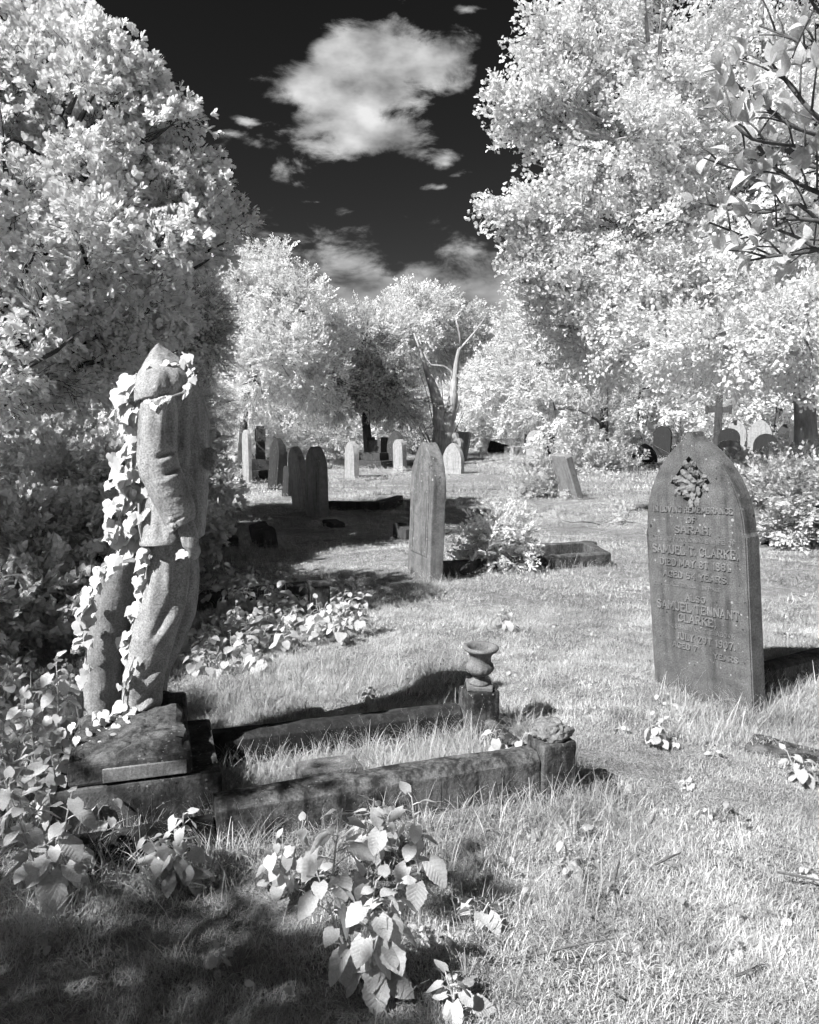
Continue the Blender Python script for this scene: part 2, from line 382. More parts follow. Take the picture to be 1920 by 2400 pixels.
def sp_small(mb, tw, n=30, lo=0.035, hi=0.06, asp=0.5, L=0.34, kind='oval'):
    for (bx, ba, bl) in ((0, 0, 1.3), (.1, .75, .9), (.25, -.75, .8)):
      M0 = leafM((bx * L / .34, 0, 0), ba, random.uniform(-.4, .4)); st = MB(); twig(st, L * bl, 0.004); tw.add(xf(st.v, M0), st.f)
      for k in range(int(n * bl)):
        x = L * (0.1 + 0.95 * k / n) ; a = (1 if k % 2 else -1) * random.uniform(0.3, 1.3)
        l = random.uniform(lo, hi)
        v, f = leaf_oval(l, l * asp, 1) if kind == 'oval' else leaf_ivy(l)
        M = leafM((x, math.sin(a) * 0.01, random.uniform(-0.02, 0.02)), a, random.uniform(-0.5, 0.8), random.uniform(-0.7, 0.7)); mb.add(xf(v, M0 @ M), f)
def sp_tuft(n, lo, hi, wd, spread, segs, lean):
    def fn(mb, tw):
        for k in range(n):
            h = random.uniform(lo, hi); a = random.uniform(0, 6.283); b = random.uniform(0, 6.283); r = spread * math.sqrt(random.random())
            ln = random.uniform(*lean); x0, y0 = r * math.cos(b), r * math.sin(b)
            wv = wd * random.uniform(0.6, 1.2); ux, uy = -math.sin(a) * wv / 2, math.cos(a) * wv / 2
            v = []; f = []
            for i in range(segs + 1):
                t = i / segs; th = ln * (0.25 + t); rr = h * t
                px = x0 + math.cos(a) * math.sin(th) * rr; py = y0 + math.sin(a) * math.sin(th) * rr; pz = math.cos(th) * rr - 0.01
                s = 1 - t ** 1.5
                if i < segs: v += [(px - ux * s, py - uy * s, pz), (px + ux * s, py + uy * s, pz)]
                else: v.append((px, py, pz))
            for i in range(segs - 1): f.append((2 * i, 2 * i + 1, 2 * i + 3, 2 * i + 2))
            f.append((2 * segs - 2, 2 * segs - 1, 2 * segs)); mb.add(v, f)
    return fn
def sp_patch(n, lo, hi, wd, rad, segs, lean, clumps):
    def fn(mb, tw):
        cs = [(rad * math.sqrt(random.random()), random.uniform(0, 6.283), random.uniform(.5, 1.25)) for _ in range(clumps)]
        for k in range(clumps):
            sub = MB(); m = max(1, int(n / clumps * random.uniform(.6, 1.4)))
            h = cs[k][2]; sp_tuft(m, lo * h, hi * h, wd, rad * .26, segs, lean)(sub, tw)
            ox, oy = cs[k][0] * math.cos(cs[k][1]), cs[k][0] * math.sin(cs[k][1])
            mb.add([(p[0] + ox, p[1] + oy, p[2]) for p in sub.v], sub.f)
    return fn
spray_set('oak', ['oak_leaf', 'twig_bark'], 4, sp_oak)
spray_set('aspen', ['aspen_leaf', 'pale_bark'], 4, sp_aspen)
spray_set('small', ['far_leaf', 'twig_bark'], 4, lambda m, t: sp_small(m, t, 26, 0.05, 0.09, 0.55, 0.40))
spray_set('dull', ['dull_leaf', 'twig_bark'], 4, lambda m, t: sp_small(m, t, 34, 0.035, 0.065, 0.42, 0.36))
spray_set('bramble', ['weed_leaf', 'stem_green'], 4, lambda m, t: sp_small(m, t, 16, 0.05, 0.085, 0.75, 0.34))
spray_set('ivyspray', ['dull_leaf', 'stem_green'], 4, lambda m, t: sp_small(m, t, 14, 0.045, 0.08, 0.8, 0.30, 'ivy'))
spray_set('turf', ['grass_blade'], 6, sp_patch(1900, 0.014, 0.052, 0.0025, 0.26, 2, (0.5, 1.5), 60))
spray_set('mid_turf', ['grass_blade'], 4, sp_patch(1700, 0.02, 0.055, 0.0060, 0.62, 1, (0.4, 1.4), 80))
spray_set('far_turf', ['grass_blade'], 4, sp_patch(1500, 0.04, 0.12, 0.018, 2.0, 1, (0.4, 1.4), 80))
spray_set('long_grass', ['grass_blade'], 5, sp_tuft(15, 0.08, 0.28, 0.0042, 0.05, 5, (0.25, 1.35)))

def gn_group(key):
    col, nv = SPRAYS[key]
    g = bpy.data.node_groups.new('scatter_' + key, 'GeometryNodeTree')
    g.interface.new_socket('Geometry', in_out='INPUT', socket_type='NodeSocketGeometry')
    g.interface.new_socket('Geometry', in_out='OUTPUT', socket_type='NodeSocketGeometry')
    n, l = g.nodes, g.links
    gi, go = n.new('NodeGroupInput'), n.new('NodeGroupOutput')
    ip = n.new('GeometryNodeInstanceOnPoints'); ci = n.new('GeometryNodeJoinGeometry')
    for ob_ in col.objects:
        oi = n.new('GeometryNodeObjectInfo'); oi.inputs['Object'].default_value = ob_; oi.inputs['As Instance'].default_value = False
        ti = n.new('GeometryNodeGeometryToInstance'); l.new(oi.outputs['Geometry'], ti.inputs[0]); l.new(ti.outputs[0], ci.inputs[0])
    def attr(nm, dt):
        a = n.new('GeometryNodeInputNamedAttribute'); a.data_type = dt; a.inputs[0].default_value = nm
        return a.outputs[0]
    er = n.new('FunctionNodeEulerToRotation')
    l.new(gi.outputs[0], ip.inputs['Points']); l.new(ci.outputs[0], ip.inputs['Instance']); ip.inputs['Pick Instance'].default_value = True
    l.new(attr('idx', 'INT'), ip.inputs['Instance Index']); l.new(attr('rot', 'FLOAT_VECTOR'), er.inputs[0]); l.new(er.outputs[0], ip.inputs['Rotation'])
    l.new(attr('scl', 'FLOAT'), ip.inputs['Scale']); l.new(ip.outputs[0], go.inputs[0])
    return g
GROUPS = {k: gn_group(k) for k in SPRAYS}
def scatter(name, key, pos, rot, scl, parent=None, off=(0, 0, 0)):
    pos = np.asarray(pos, np.float32) - np.asarray(off, np.float32); N = len(pos)
    me = bpy.data.meshes.new(name); me.vertices.add(N); me.vertices.foreach_set('co', pos.ravel())
    a = me.attributes.new('rot', 'FLOAT_VECTOR', 'POINT'); a.data.foreach_set('vector', np.asarray(rot, np.float32).ravel())
    a = me.attributes.new('scl', 'FLOAT', 'POINT'); a.data.foreach_set('value', np.asarray(scl, np.float32).ravel())
    a = me.attributes.new('idx', 'INT', 'POINT'); a.data.foreach_set('value', rng.integers(0, SPRAYS[key][1], N).astype(np.int32))
    o = link(name, me, parent); m = o.modifiers.new('scatter', 'NODES'); m.node_group = GROUPS[key]
    o['kind'] = 'stuff'
    return o

# ------------------------------------------------------------------ ground
def axis(lo, hi, fine0, fine1, step):
    a = list(np.arange(fine0, fine1, step)); s = step
    x = fine1
    while x < hi: a.append(x); s *= 1.25; x += s
    a.append(hi); s = step; x = fine0
    pre = []
    while x > lo: s *= 1.25; x -= s; pre.append(max(x, lo))
    return np.array(sorted(set(pre + a)))
gx, gy = axis(-160, 160, -6, 6, 0.08), axis(-60, 240, 1, 13, 0.08)
X, Y = np.meshgrid(gx, gy); Z = gz(X, Y)
nx, ny = len(gx), len(gy)
gv = np.stack([X, Y, Z], -1).reshape(-1, 3)
ii = (np.arange(ny - 1)[:, None] * nx + np.arange(nx - 1)[None]).ravel()
gf = np.stack([ii, ii + 1, ii + nx + 1, ii + nx], -1)
ground = link('ground', mesh('ground', gv, gf, 'turf_soil', True)); tag(ground, kind='structure')

# ------------------------------------------------------------------ trees
def in_frame_pts(n, fn): return [fn() for _ in range(n)]
def crown_points(lobes, limbs, n, seed, gap=0.0, gfreq=1.4, shell=0.55):
    """positions and growing directions of twigs through lobes (centre, radii) and along limbs (polyline, r0, r1)"""
    r = random.Random(seed); P, D = [], []
    wts = [max(l[1]) ** 2 for l in lobes] + [0.5 * sum((Vector(b) - Vector(a)).length for a, b in zip(l[0], l[0][1:])) * (l[1] + l[2]) for l in limbs]
    tot = sum(wts); items = list(lobes) + list(limbs)
    for it, wgt in zip(items, wts):
        m = int(n * wgt / tot)
        for _ in range(m):
            if len(it) == 2:
                c, rad = it
                d = Vector((r.gauss(0, 1), r.gauss(0, 1), r.gauss(0, 1))).normalized()
                k = shell + (1.03 - shell) * r.random() ** 0.6
                bulge = 1 + 0.22 * mnoise.noise(Vector(c) + d * 2.2) + 0.12 * mnoise.noise(Vector(c) * 2 + d * 5.5)
                p = Vector(c) + Vector((d.x * rad[0], d.y * rad[1], d.z * rad[2])) * k * bulge
                dr = (d + Vector((r.uniform(-.6, .6), r.uniform(-.6, .6), r.uniform(-.4, .5)))).normalized()
            else:
                path, r0, r1 = it; s = r.random() ** 0.8 * (len(path) - 1); i = min(int(s), len(path) - 2); t = s - i
                a, b = Vector(path[i]), Vector(path[i + 1]); ax = (b - a).normalized()
                q = (s / (len(path) - 1)); rr = r0 + (r1 - r0) * q
                d = Vector((r.gauss(0, 1), r.gauss(0, 1), r.gauss(0, 1))).normalized()
                p = a.lerp(b, t) + d * rr * r.random() ** 0.5
                dr = (ax * 1.0 + d * 0.9 + Vector((0, 0, .2))).normalized()
            if gap and mnoise.noise(p * gfreq + Vector((seed * 1.7, 0, 0))) < gap - 0.5: continue
            if p.z < 0.05: continue
            P.append(p); D.append(dr)
    return P, D
def dirs_to_rot(D, seed, spin=0.7):
    r = np.random.default_rng(seed); D = np.array([tuple(d) for d in D])
    az = np.arctan2(D[:, 1], D[:, 0]); el = np.arcsin(np.clip(D[:, 2], -1, 1))
    return np.stack([r.normal(0, spin, len(D)), -el, az], -1)
def bez(a, b, sag=0.0, wob=0.1, n=5, r=random):
    a, b = Vector(a), Vector(b); L = (b - a).length; out = []
    o = Vector((r.uniform(-1, 1), r.uniform(-1, 1), r.uniform(-.5, .5))) * wob * L
    for i in range(n + 1):
        t = i / n; out.append(a.lerp(b, t) + o * math.sin(math.pi * t) + Vector((0, 0, sag * L * math.sin(math.pi * t))))
    return out
def tree(name, label, base, trunk, r0, lobes, limbs, key, n, seed, bk='dark_bark', scl=(0.8, 1.25), gap=0.3, gfreq=1.4, nbr=70, shell=0.5, group=None, cat='tree', branch_r=0.05, spin=0.7, keep=None, spikes=0, spike_len=(.4, .9)):
    base = Vector(base); base.z = float(gz(base.x, base.y)) - 0.05
    root = thing(name, label, cat, base, group=group); rr = random.Random(seed)
    limbs = list(limbs)
    for i in range(spikes):      # leading shoots that break the outline
        c, rad = lobes[rr.randrange(len(lobes))]; d = Vector((rr.gauss(0, 1), rr.gauss(0, 1), rr.gauss(.35, .8))).normalized()
        a = Vector(c) + Vector((d.x * rad[0], d.y * rad[1], d.z * rad[2])) * .8; L_ = rr.uniform(*spike_len)
        dd = (d + Vector((0, 0, rr.uniform(-.1, .5)))).normalized(); limbs.append(([tuple(a), tuple(a + dd * L_ * .6), tuple(a + dd * L_ + Vector((0, 0, .1 * L_)))], .16, .02))
    P, D = crown_points(lobes, limbs, n, seed, gap, gfreq, shell)
    if keep is not None:
        sel = [i for i in range(len(P)) if keep(P[i])]; P = [P[i] for i in sel]; D = [D[i] for i in sel]
    tb = MB(); tp = [base] + [Vector(p) for p in trunk]; k = len(tp) - 1
    if trunk:
        tb.tube([base - Vector((0, 0, .2)), base + Vector((0, 0, .12))] + tp[1:], [r0 * 1.55, r0 * 1.12] + [r0 * (1 - 0.55 * (i + 1) / max(k, 1)) for i in range(k)], 12)
    bb = MB()
    nodes = tp[1:] if trunk else [base]
    for c, rad in lobes:
        src = min(nodes, key=lambda q: (q - Vector(c)).length); path = bez(src, c, 0.05, 0.12, 5, rr)
        bb.tube(path, [branch_r * (1 - 0.12 * i) for i in range(6)], 6)
    for path, a, b in limbs:
        bb.tube(path, [branch_r * 0.8 * (1 - 0.85 * i / (len(path) - 1)) for i in range(len(path))], 5)
    cs = [Vector(c) for c, _ in lobes] + [Vector(p) for l in limbs for p in l[0][:-1]]
    for i in range(min(nbr, len(P))):
        p = P[rr.randrange(len(P))]; s = min(cs, key=lambda q: (q - p).length)
        bb.tube(bez(s, p, 0.04, 0.14, 4, rr), [branch_r * 0.4, branch_r * 0.33, branch_r * 0.26, branch_r * 0.18, branch_r * 0.08], 4)
    if trunk: tb.build('trunk', bk, root, base, True)
    bb.build('branches', bk, root, base, True)['kind'] = 'stuff'
    r2 = np.random.default_rng(seed)
    scatter('crown', key, [tuple(p) for p in P], dirs_to_rot(D, seed, spin), r2.uniform(scl[0], scl[1], len(P)), root, tuple(base))
    return root
def lobe(px, py, Y, rpx, rz=None, ry=None):
    """a crown lobe seen at a pixel, standing at its own distance Y, radius in metres from its visible size"""
    r = rpx * Y / F; c = atY(px, py, Y)
    return (tuple(c), (r, ry if ry else r, (rz * Y / F) if rz else r))
def limb(pts, Y, r0, r1):
    return ([tuple(atY(px, py, Y + (q[2] if len(q) > 2 else 0))) for q in pts for px, py in [q[:2]]], r0, r1)

# the big oak whose trunk stands just outside the left edge
oak_lobes = [lobe(110, 380, 10, 225), lobe(-110, 110, 10.5, 220), lobe(270, 500, 10, 130), lobe(40, 660, 9, 230), lobe(260, 690, 9.6, 140, ry=1.0),
             lobe(380, 600, 10.4, 60), lobe(70, 860, 8.6, 110, ry=0.8), lobe(250, 850, 9.8, 80, ry=.7), lobe(-250, 450, 10, 330), lobe(-120, 880, 8.2, 220)]
oak_limbs = [limb([(160, 330), (220, 220), (272, 140)], 9.6, .4, .06), limb([(180, 330), (270, 250), (335, 195)], 9.8, .4, .05), limb([(230, 380), (340, 320), (410, 292)], 9.7, .4, .07),
             limb([(270, 450), (380, 420), (478, 402)], 9.9, .4, .05), limb([(300, 520), (390, 480), (450, 455)], 10, .35, .1), limb([(300, 590), (380, 550), (440, 530)], 10.2, .35, .1),
             limb([(60, 220), (120, 130), (150, 60)], 10, .45, .1), limb([(120, 320), (180, 180), (205, 120)], 10, .4, .08)]
tree('oak_tree', 'tall spreading tree with lobed pale leaves overhanging the headless statue', (-6.2, 9.8, 0), [(-6.0, 9.8, 1.6), (-5.7, 9.9, 3.2), (-5.3, 10, 5.0), (-4.9, 10.2, 7.0)], .32,
     oak_lobes, oak_limbs, 'oak', 5600, 3, gap=0.36, gfreq=1.7, nbr=260, branch_r=0.045, scl=(0.48, 0.82), spikes=150, spike_len=(.3, .9))

# the aspen on the right
asp_lobes = [lobe(1540, 250, 12.15, 170), lobe(1720, 80, 12.65, 260), lobe(1490, 560, 11.90, 160), lobe(1720, 480, 11.90, 230), lobe(1430, 350, 11.78, 90, ry=0.96), lobe(1870, 300, 11.78, 260),
             lobe(1580, 740, 11.41, 110, ry=0.96), lobe(1810, 720, 11.16, 150, ry=1.08), lobe(1370, 640, 12.15, 80, ry=0.84), lobe(1420, 770, 12.65, 80, ry=0.84), lobe(1660, 800, 10.66, 50, ry=0.60), lobe(1890, 800, 10.17, 80, ry=0.72), lobe(1330, 740, 12.40, 50, ry=0.60)]
asp_limbs = [limb([(1520, 200), (1380, 140), (1262, 75)], 11.66, 0.345, 0.040), limb([(1480, 210), (1360, 180), (1290, 130)], 12.03, 0.345, 0.050), limb([(1440, 300), (1310, 230), (1208, 168)], 11.66, 0.345, 0.040),
             limb([(1440, 330), (1310, 290), (1200, 250)], 11.53, 0.368, 0.050), limb([(1440, 360), (1320, 330), (1210, 305)], 11.90, 0.322, 0.050), limb([(1430, 420), (1330, 410), (1245, 380)], 11.78, 0.322, 0.050),
             limb([(1440, 530), (1310, 500), (1175, 465)], 11.53, 0.345, 0.040), limb([(1440, 580), (1320, 570), (1225, 530)], 11.90, 0.345, 0.060), limb([(1440, 630), (1310, 625), (1192, 605)], 11.78, 0.345, 0.040),
             limb([(1440, 700), (1340, 710), (1285, 670)], 12.03, 0.345, 0.100), limb([(1600, 150), (1460, 70), (1370, 20)], 11.90, 0.460, 0.080), limb([(1600, 740), (1530, 790), (1470, 815)], 10.66, 0.322, 0.100),
             limb([(1700, 780), (1650, 800), (1590, 815)], 10.17, 0.299, 0.080), limb([(1520, 740), (1430, 770), (1370, 800)], 11.90, 0.345, 0.100), limb([(1800, 780), (1800, 800), (1770, 830)], 10.17, 0.287, 0.060)]
tree('aspen_tree', 'tall bright tree with small round leaves behind the lettered gravestone', (6.7, 13.6, 0), [(6.6, 13.6, 1.6), (6.3, 13.4, 3.4), (5.8, 13.2, 5.2), (5.3, 13.0, 8.5)], .2,
     asp_lobes, asp_limbs, 'aspen', 4700, 5, bk='pale_bark', gap=0.37, nbr=210, branch_r=0.04, scl=(0.7, 1.1), gfreq=1.5, spikes=40, spike_len=(.4, 1.0))

# trees behind, each its own
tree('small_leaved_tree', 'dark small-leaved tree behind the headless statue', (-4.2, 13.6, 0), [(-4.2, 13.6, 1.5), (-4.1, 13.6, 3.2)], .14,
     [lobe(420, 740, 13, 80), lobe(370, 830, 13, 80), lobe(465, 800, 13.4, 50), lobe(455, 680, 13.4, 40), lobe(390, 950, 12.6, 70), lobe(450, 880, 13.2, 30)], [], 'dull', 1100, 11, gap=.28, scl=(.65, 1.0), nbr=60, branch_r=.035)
tree('round_crowned_tree', 'bright broad tree with billowing crown left of centre', (-6.4, 31, 0), [(-6.3, 31, 1.5), (-5.9, 30.5, 4)], .2,
     [lobe(605, 690, 30, 60), lobe(700, 730, 29.5, 75), lobe(760, 800, 30, 50), lobe(660, 830, 28.5, 85), lobe(600, 890, 28, 55), lobe(740, 890, 29, 55), lobe(560, 790, 29.5, 60), lobe(640, 630, 30, 30), lobe(560, 640, 30.5, 30)],
     [], 'small', 1500, 12, gap=.28, scl=(1.0, 1.7), gfreq=.9, nbr=40, branch_r=.08)
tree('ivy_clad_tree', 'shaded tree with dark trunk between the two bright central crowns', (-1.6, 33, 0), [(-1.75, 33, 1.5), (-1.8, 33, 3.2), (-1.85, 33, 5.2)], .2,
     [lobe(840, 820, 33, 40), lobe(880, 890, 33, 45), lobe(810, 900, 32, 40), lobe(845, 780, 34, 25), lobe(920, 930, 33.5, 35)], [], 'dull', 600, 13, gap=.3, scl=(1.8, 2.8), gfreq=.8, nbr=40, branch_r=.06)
fb = at(1030, 1085)
tree('forked_tree', 'bare forked pale trunk rising to a bright crown near the centre', fb, [], .3,
     [lobe(940, 800, fb.y + 5, 50), lobe(1000, 750, fb.y + 7, 50), lobe(1080, 780, fb.y + 8, 45), lobe(910, 770, fb.y + 6, 35), lobe(960, 730, fb.y + 7, 35), lobe(920, 850, fb.y + 7, 40), lobe(1010, 810, fb.y + 8, 55), lobe(1140, 820, fb.y + 9, 40)],
     [], 'small', 1300, 14, gap=.2, scl=(1.3, 2.1), gfreq=.7, nbr=10, branch_r=.02)
fr = bpy.data.objects['forked_tree']
def fp(px, py, dy=0): return atY(px, py, fb.y + dy)
mb = MB()
k = fb.y / F
mb.tube([fp(1032, 1100), fp(1032, 1075), fp(1035, 1040), fp(1040, 1010)], [38 * k, 28 * k, 24 * k, 22 * k], 10)
mb.tube([fp(1038, 1025), fp(1030, 985), fp(1028, 950), fp(1018, 915), fp(1005, 880)], [20 * k, 15 * k, 14 * k, 12 * k, 8 * k], 9)
mb.tube([fp(1042, 1025), fp(1052, 985), fp(1062, 940), fp(1066, 890), fp(1070, 850), fp(1076, 820), fp(1090, 805), fp(1120, 770), fp(1138, 742)], [19 * k, 15 * k, 12 * k, 8 * k, 5.5 * k, 4.5 * k, 3 * k, 2.2 * k, 1.2 * k], 9)
mb.tube([fp(1080, 812), fp(1077, 780), fp(1068, 745)], [4 * k, 2.6 * k, 1.4 * k], 6)
mb.tube([fp(1065, 905), fp(1058, 870), fp(1040, 858), fp(1010, 855), fp(1000, 840), fp(993, 825)], [4.5 * k, 3.2 * k, 2.8 * k, 2.2 * k, 1.6 * k, 1 * k], 6)
mb.tube([fp(1005, 885), fp(985, 820), fp(970, 780)], [7 * k, 3 * k, 1.5 * k], 6)
mb.build('trunk', 'lit_bark', fr, fr.location, True)
tree('hedge_tree', 'bright tree massed behind the leaning ivy-covered stone', (6.2, 26, 0), [(6.2, 26, 1.5), (6.2, 26, 3.5)], .2,
     [lobe(1260, 820, 29, 75), lobe(1330, 880, 28, 75), lobe(1220, 900, 29, 65), lobe(1400, 800, 28, 90), lobe(1180, 860, 30, 45), lobe(1150, 920, 30, 35), lobe(1300, 960, 27, 40)], [], 'small', 1300, 15, gap=.26, scl=(1.1, 1.8), gfreq=.8, nbr=30, branch_r=.05)
tb0 = at(860, 1050)
mbk = tree('straight_tree', 'straight pale trunk standing alone in the far sunlit gap', tb0, [tb0 + Vector((.1, 0, 2)), tb0 + Vector((.15, 0, 4.5)), tb0 + Vector((.1, 0, 7))], .36,
     [lobe(870, 850, tb0.y, 40), lobe(840, 900, tb0.y + 1, 35)], [], 'dull', 160, 16, bk='pale_bark', scl=(2, 3.2), nbr=8)
# far wood closing the view, each tree its own
far = [(-34, 52, 9), (-27, 56, 9), (-20, 54, 8), (-14, 60, 7.5), (-8, 64, 6.5), (-3, 68, 6), (3, 66, 6), (9, 62, 7), (15, 58, 8), (21, 54, 9), (28, 54, 9), (36, 54, 9), (-42, 44, 9), (44, 46, 9),
       (-13, 46, 5.5), (13, 46, 6), (19, 42, 6.5), (26, 40, 7.5)]
pos_words = ['far left', 'left', 'left of centre', 'just left of centre', 'centre']
for i, (x, y, h) in enumerate(far):
    rr = random.Random(40 + i)
    lobes = [((x + rr.uniform(-2.4, 2.4), y + rr.uniform(-1, 1), h * q), (rr.uniform(2.0, 2.9),) * 3) for q in (.3, .35, .5, .55, .7, .8)] + [((x, y, h * .25), (3, 2, 2))]
    tree('far_tree', 'bright leafy tree in the far wood that closes the view', (x, y, 0), [(x, y, h * .3), (x, y, h * .6)], .25, lobes, [], 'small', 320, 60 + i, scl=(2.6, 4.2), gap=.15, gfreq=.5, nbr=6, group='trees of the far wood')

# ------------------------------------------------------------------ grass
def frustum(n, y0, y1, margin=0.55):
    u = rng.random(n); y = np.sqrt(y0 ** 2 + u * (y1 ** 2 - y0 ** 2)); x = (rng.random(n) * 2 - 1) * y * margin
    return x, y
def grass(name, key, x, y, s0, s1, label, lean=0.06):
    z = gz(x, y)
    patch = np.array([mnoise.noise(Vector((a * 1.3, b * 1.3, 0))) + .5 * mnoise.noise(Vector((a * 5, b * 5, 3))) for a, b in zip(x, y)])
    s = rng.uniform(s0, s1, len(x)) * (1 + 0.30 * patch)
    keep = s > s0 * 0.4
    x, y, z, s = x[keep], y[keep], z[keep], s[keep]; n = len(x)
    rot = np.stack([rng.normal(0, lean, n), rng.normal(0, lean, n), rng.uniform(0, 6.28, n)], -1)
    return tag(scatter(name, key, np.stack([x, y, z], -1), rot, s), label, 'grass', kind='stuff')
PO = Vector((0.53, 3.13, 0)); PA = R(20)
EX, EY = Vector((math.cos(PA), math.sin(PA), 0)), Vector((-math.sin(PA), math.cos(PA), 0))
def plot_uv(x, y): dx, dy = x - PO.x, y - PO.y; return dx * EX.x + dy * EX.y, dx * EY.x + dy * EY.y
x, y = frustum(900, 1.5, 6.6, 0.62); u, v = plot_uv(x, y); ok = ~((u > -2.0) & (u < 0.42) & (v > -0.30) & (v < 1.12)); q = np.array([pp_ for pp_ in [(u_, v_) for u_ in np.arange(-2.0, .32, .1) for v_ in np.arange(-.16, 1.06, .1)]])
ex_, ey_ = PO.x + q[:, 0] * EX.x + q[:, 1] * EY.x, PO.y + q[:, 0] * EX.y + q[:, 1] * EY.y
grass('grass', 'turf', x[ok], y[ok], 0.8, 1.3, 'short tangled turf covering the nearer ground of the graveyard')
x, y = frustum(620, 6.2, 17.5, 0.55); grass('grass', 'mid_turf', x, y, 0.8, 1.25, 'turf of the middle distance between the rows of graves')
x, y = frustum(620, 16.5, 60, 0.55); grass('grass', 'far_turf', x, y, 0.8, 1.25, 'pale turf of the far ground under the trees')
# longer grass: inside the kerbed plot, along stones and in loose tussocks
lx, ly = [], []
for _ in range(620):
    a, b = random.uniform(-1.32, 0.0), random.uniform(.1, .74); p = PO + EX * a + EY * b; lx.append(p.x); ly.append(p.y)
for (a0, b0, a1, b1, n) in ((-1.7, -.07, .2, -.07, 90), (-1.7, -.17, .3, -.17, 110), (-1.35, .95, .2, .95, 190), (.25, -.1, .25, .9, 90)):
    for _ in range(n):
        t = random.random(); p = PO + EX * (a0 + (a1 - a0) * t) + EY * (b0 + (b1 - b0) * t + random.uniform(-.06, .06)); lx.append(p.x); ly.append(p.y)
for (px, py, r, n) in ((600, 1640, .35, 140), (760, 1600, .4, 130), (1010, 1600, .3, 60), (1800, 1680, .22, 130), (1900, 1650, .2, 90), (1560, 1660, .15, 25), (1000, 1385, .22, 40), (1035, 1375, .2, 40), (470, 2020, .3, 40), (330, 2080, .35, 50), (1400, 1930, .2, 40), (1230, 2100, .3, 40), (600, 1300, .6, 60), (1100, 1340, .5, 60), (1330, 1330, .5, 50), (150, 2060, .3, 30), (700, 2250, .6, 40), (1100, 1950, .5, 50), (1650, 1690, .3, 40)):
    c = at(px, py)
    for _ in range(n): a, q = random.uniform(0, 6.28), r * math.sqrt(random.random()); lx.append(c.x + q * math.cos(a)); ly.append(c.y + q * math.sin(a))
lx, ly = np.array(lx), np.array(ly)
grass('long_grass', 'long_grass', lx, ly, 0.45, 0.95, 'longer arching grass inside the kerbed grave and round the stones', 0.12)

# ------------------------------------------------------------------ headstones
def arch(kind, wd, h, sh=None):
    """front outline, counter-clockwise from the lower left, in (x, z)"""
    a = wd / 2; pts = [(-a, -0.25), (a, -0.25)]
    if kind == 'lancet':
        s = h - (sh or wd * 0.72)
        pts.append((a, s))
        k = max(.02, ((h - s) ** 2 - a * a) / (2 * a)); th1 = math.acos(k / (a + k))
        for i in range(1, 9): t = i / 9 * th1; pts.append((-k + (a + k) * math.cos(t), s + (a + k) * math.sin(t)))
        pts.append((0, s + (a + k) * math.sin(th1))); pts += [(-x, z) for x, z in reversed(pts[2:-1])]
    elif kind == 'round':
        s = h - a; pts += [(a * math.cos(i * math.pi / 12), s + a * math.sin(i * math.pi / 12)) for i in range(13)]
    elif kind == 'shouldered':
        s = h - a * 0.75; c = a * 0.72
        pts += [(a, s - .06), (a, s), (c, s)] + [(c * math.cos(i * math.pi / 10), s + a * .75 * math.sin(i * math.pi / 10)) for i in range(1, 10)] + [(-c, s), (-a, s), (-a, s - .06)]
    elif kind == 'flat':
        pts += [(a, h - .05), (a - .05, h), (-a + .05, h), (-a, h - .05)]
    elif kind == 'scroll':
        s = h * 0.72; pts += [(a, s - .1), (a * 1.15, s - .05), (a * 1.15, s), (a * .9, s + .02), (a * .75, s + .1), (a * .45, h - .03), (0, h), (-a * .45, h - .03), (-a * .75, s + .1), (-a * .9, s + .02), (-a * 1.15, s), (-a * 1.15, s - .05), (-a, s - .1)]
    elif kind == 'broken':
        pts += [(a, h * .7), (a * .5, h * .82), (a * .1, h * .8), (-a * .4, h), (-a, h * .94)]
    return pts
def slab_bm(pts, t, y0=0.0):
    n = len(pts); mb = MB()
    mb.add([(x, y0, z) for x, z in pts] + [(x, y0 + t, z) for x, z in pts], [tuple(range(n)), tuple(range(2 * n - 1, n - 1, -1))] + [(i + n, (i + 1) % n + n, (i + 1) % n, i) for i in range(n)])
    return mb
STONE_ROT = R(-60)
def headstone(name, label, px, py, top, wd, kind, mat, th=0.10, rot=STONE_ROT, roll=0.0, lean=0.0, panel=False, plinth=False, bev=0.012, group=None, fine=0.09, z0=None):
    b = at(px, py); h = (py - top) * b.y / F
    b.z = float(gz(b.x, b.y)) if z0 is None else z0
    me = bevelled_rough(slab_bm(arch(kind, wd, h), th), bev, 0.003, px * .01, fine, mat)
    if not panel and not plinth:
        root = link(name, me); root.location = b; root.rotation_euler = (R(lean - roll), 0, rot)
        return tag(root, label, 'headstone', group)
    root = thing(name, label, 'headstone', b, (R(lean - roll), 0, rot), group)
    link('slab', me, root)
    if panel:
        ins = arch(kind, wd * .74, h * .91); mb = slab_bm([(x, max(z, h * .18)) for x, z in ins], 0.012, -0.010)
        link('raised_panel', bevelled_rough(mb, .004, .001, px * .02, fine, mat), root)
    if plinth:
        mb = MB(); mb.box((-wd * .62, -.07, -.2), (wd * .62, th + .07, .17)); link('plinth', bevelled_rough(mb, .015, .003, px, .1, mat), root)
    return root

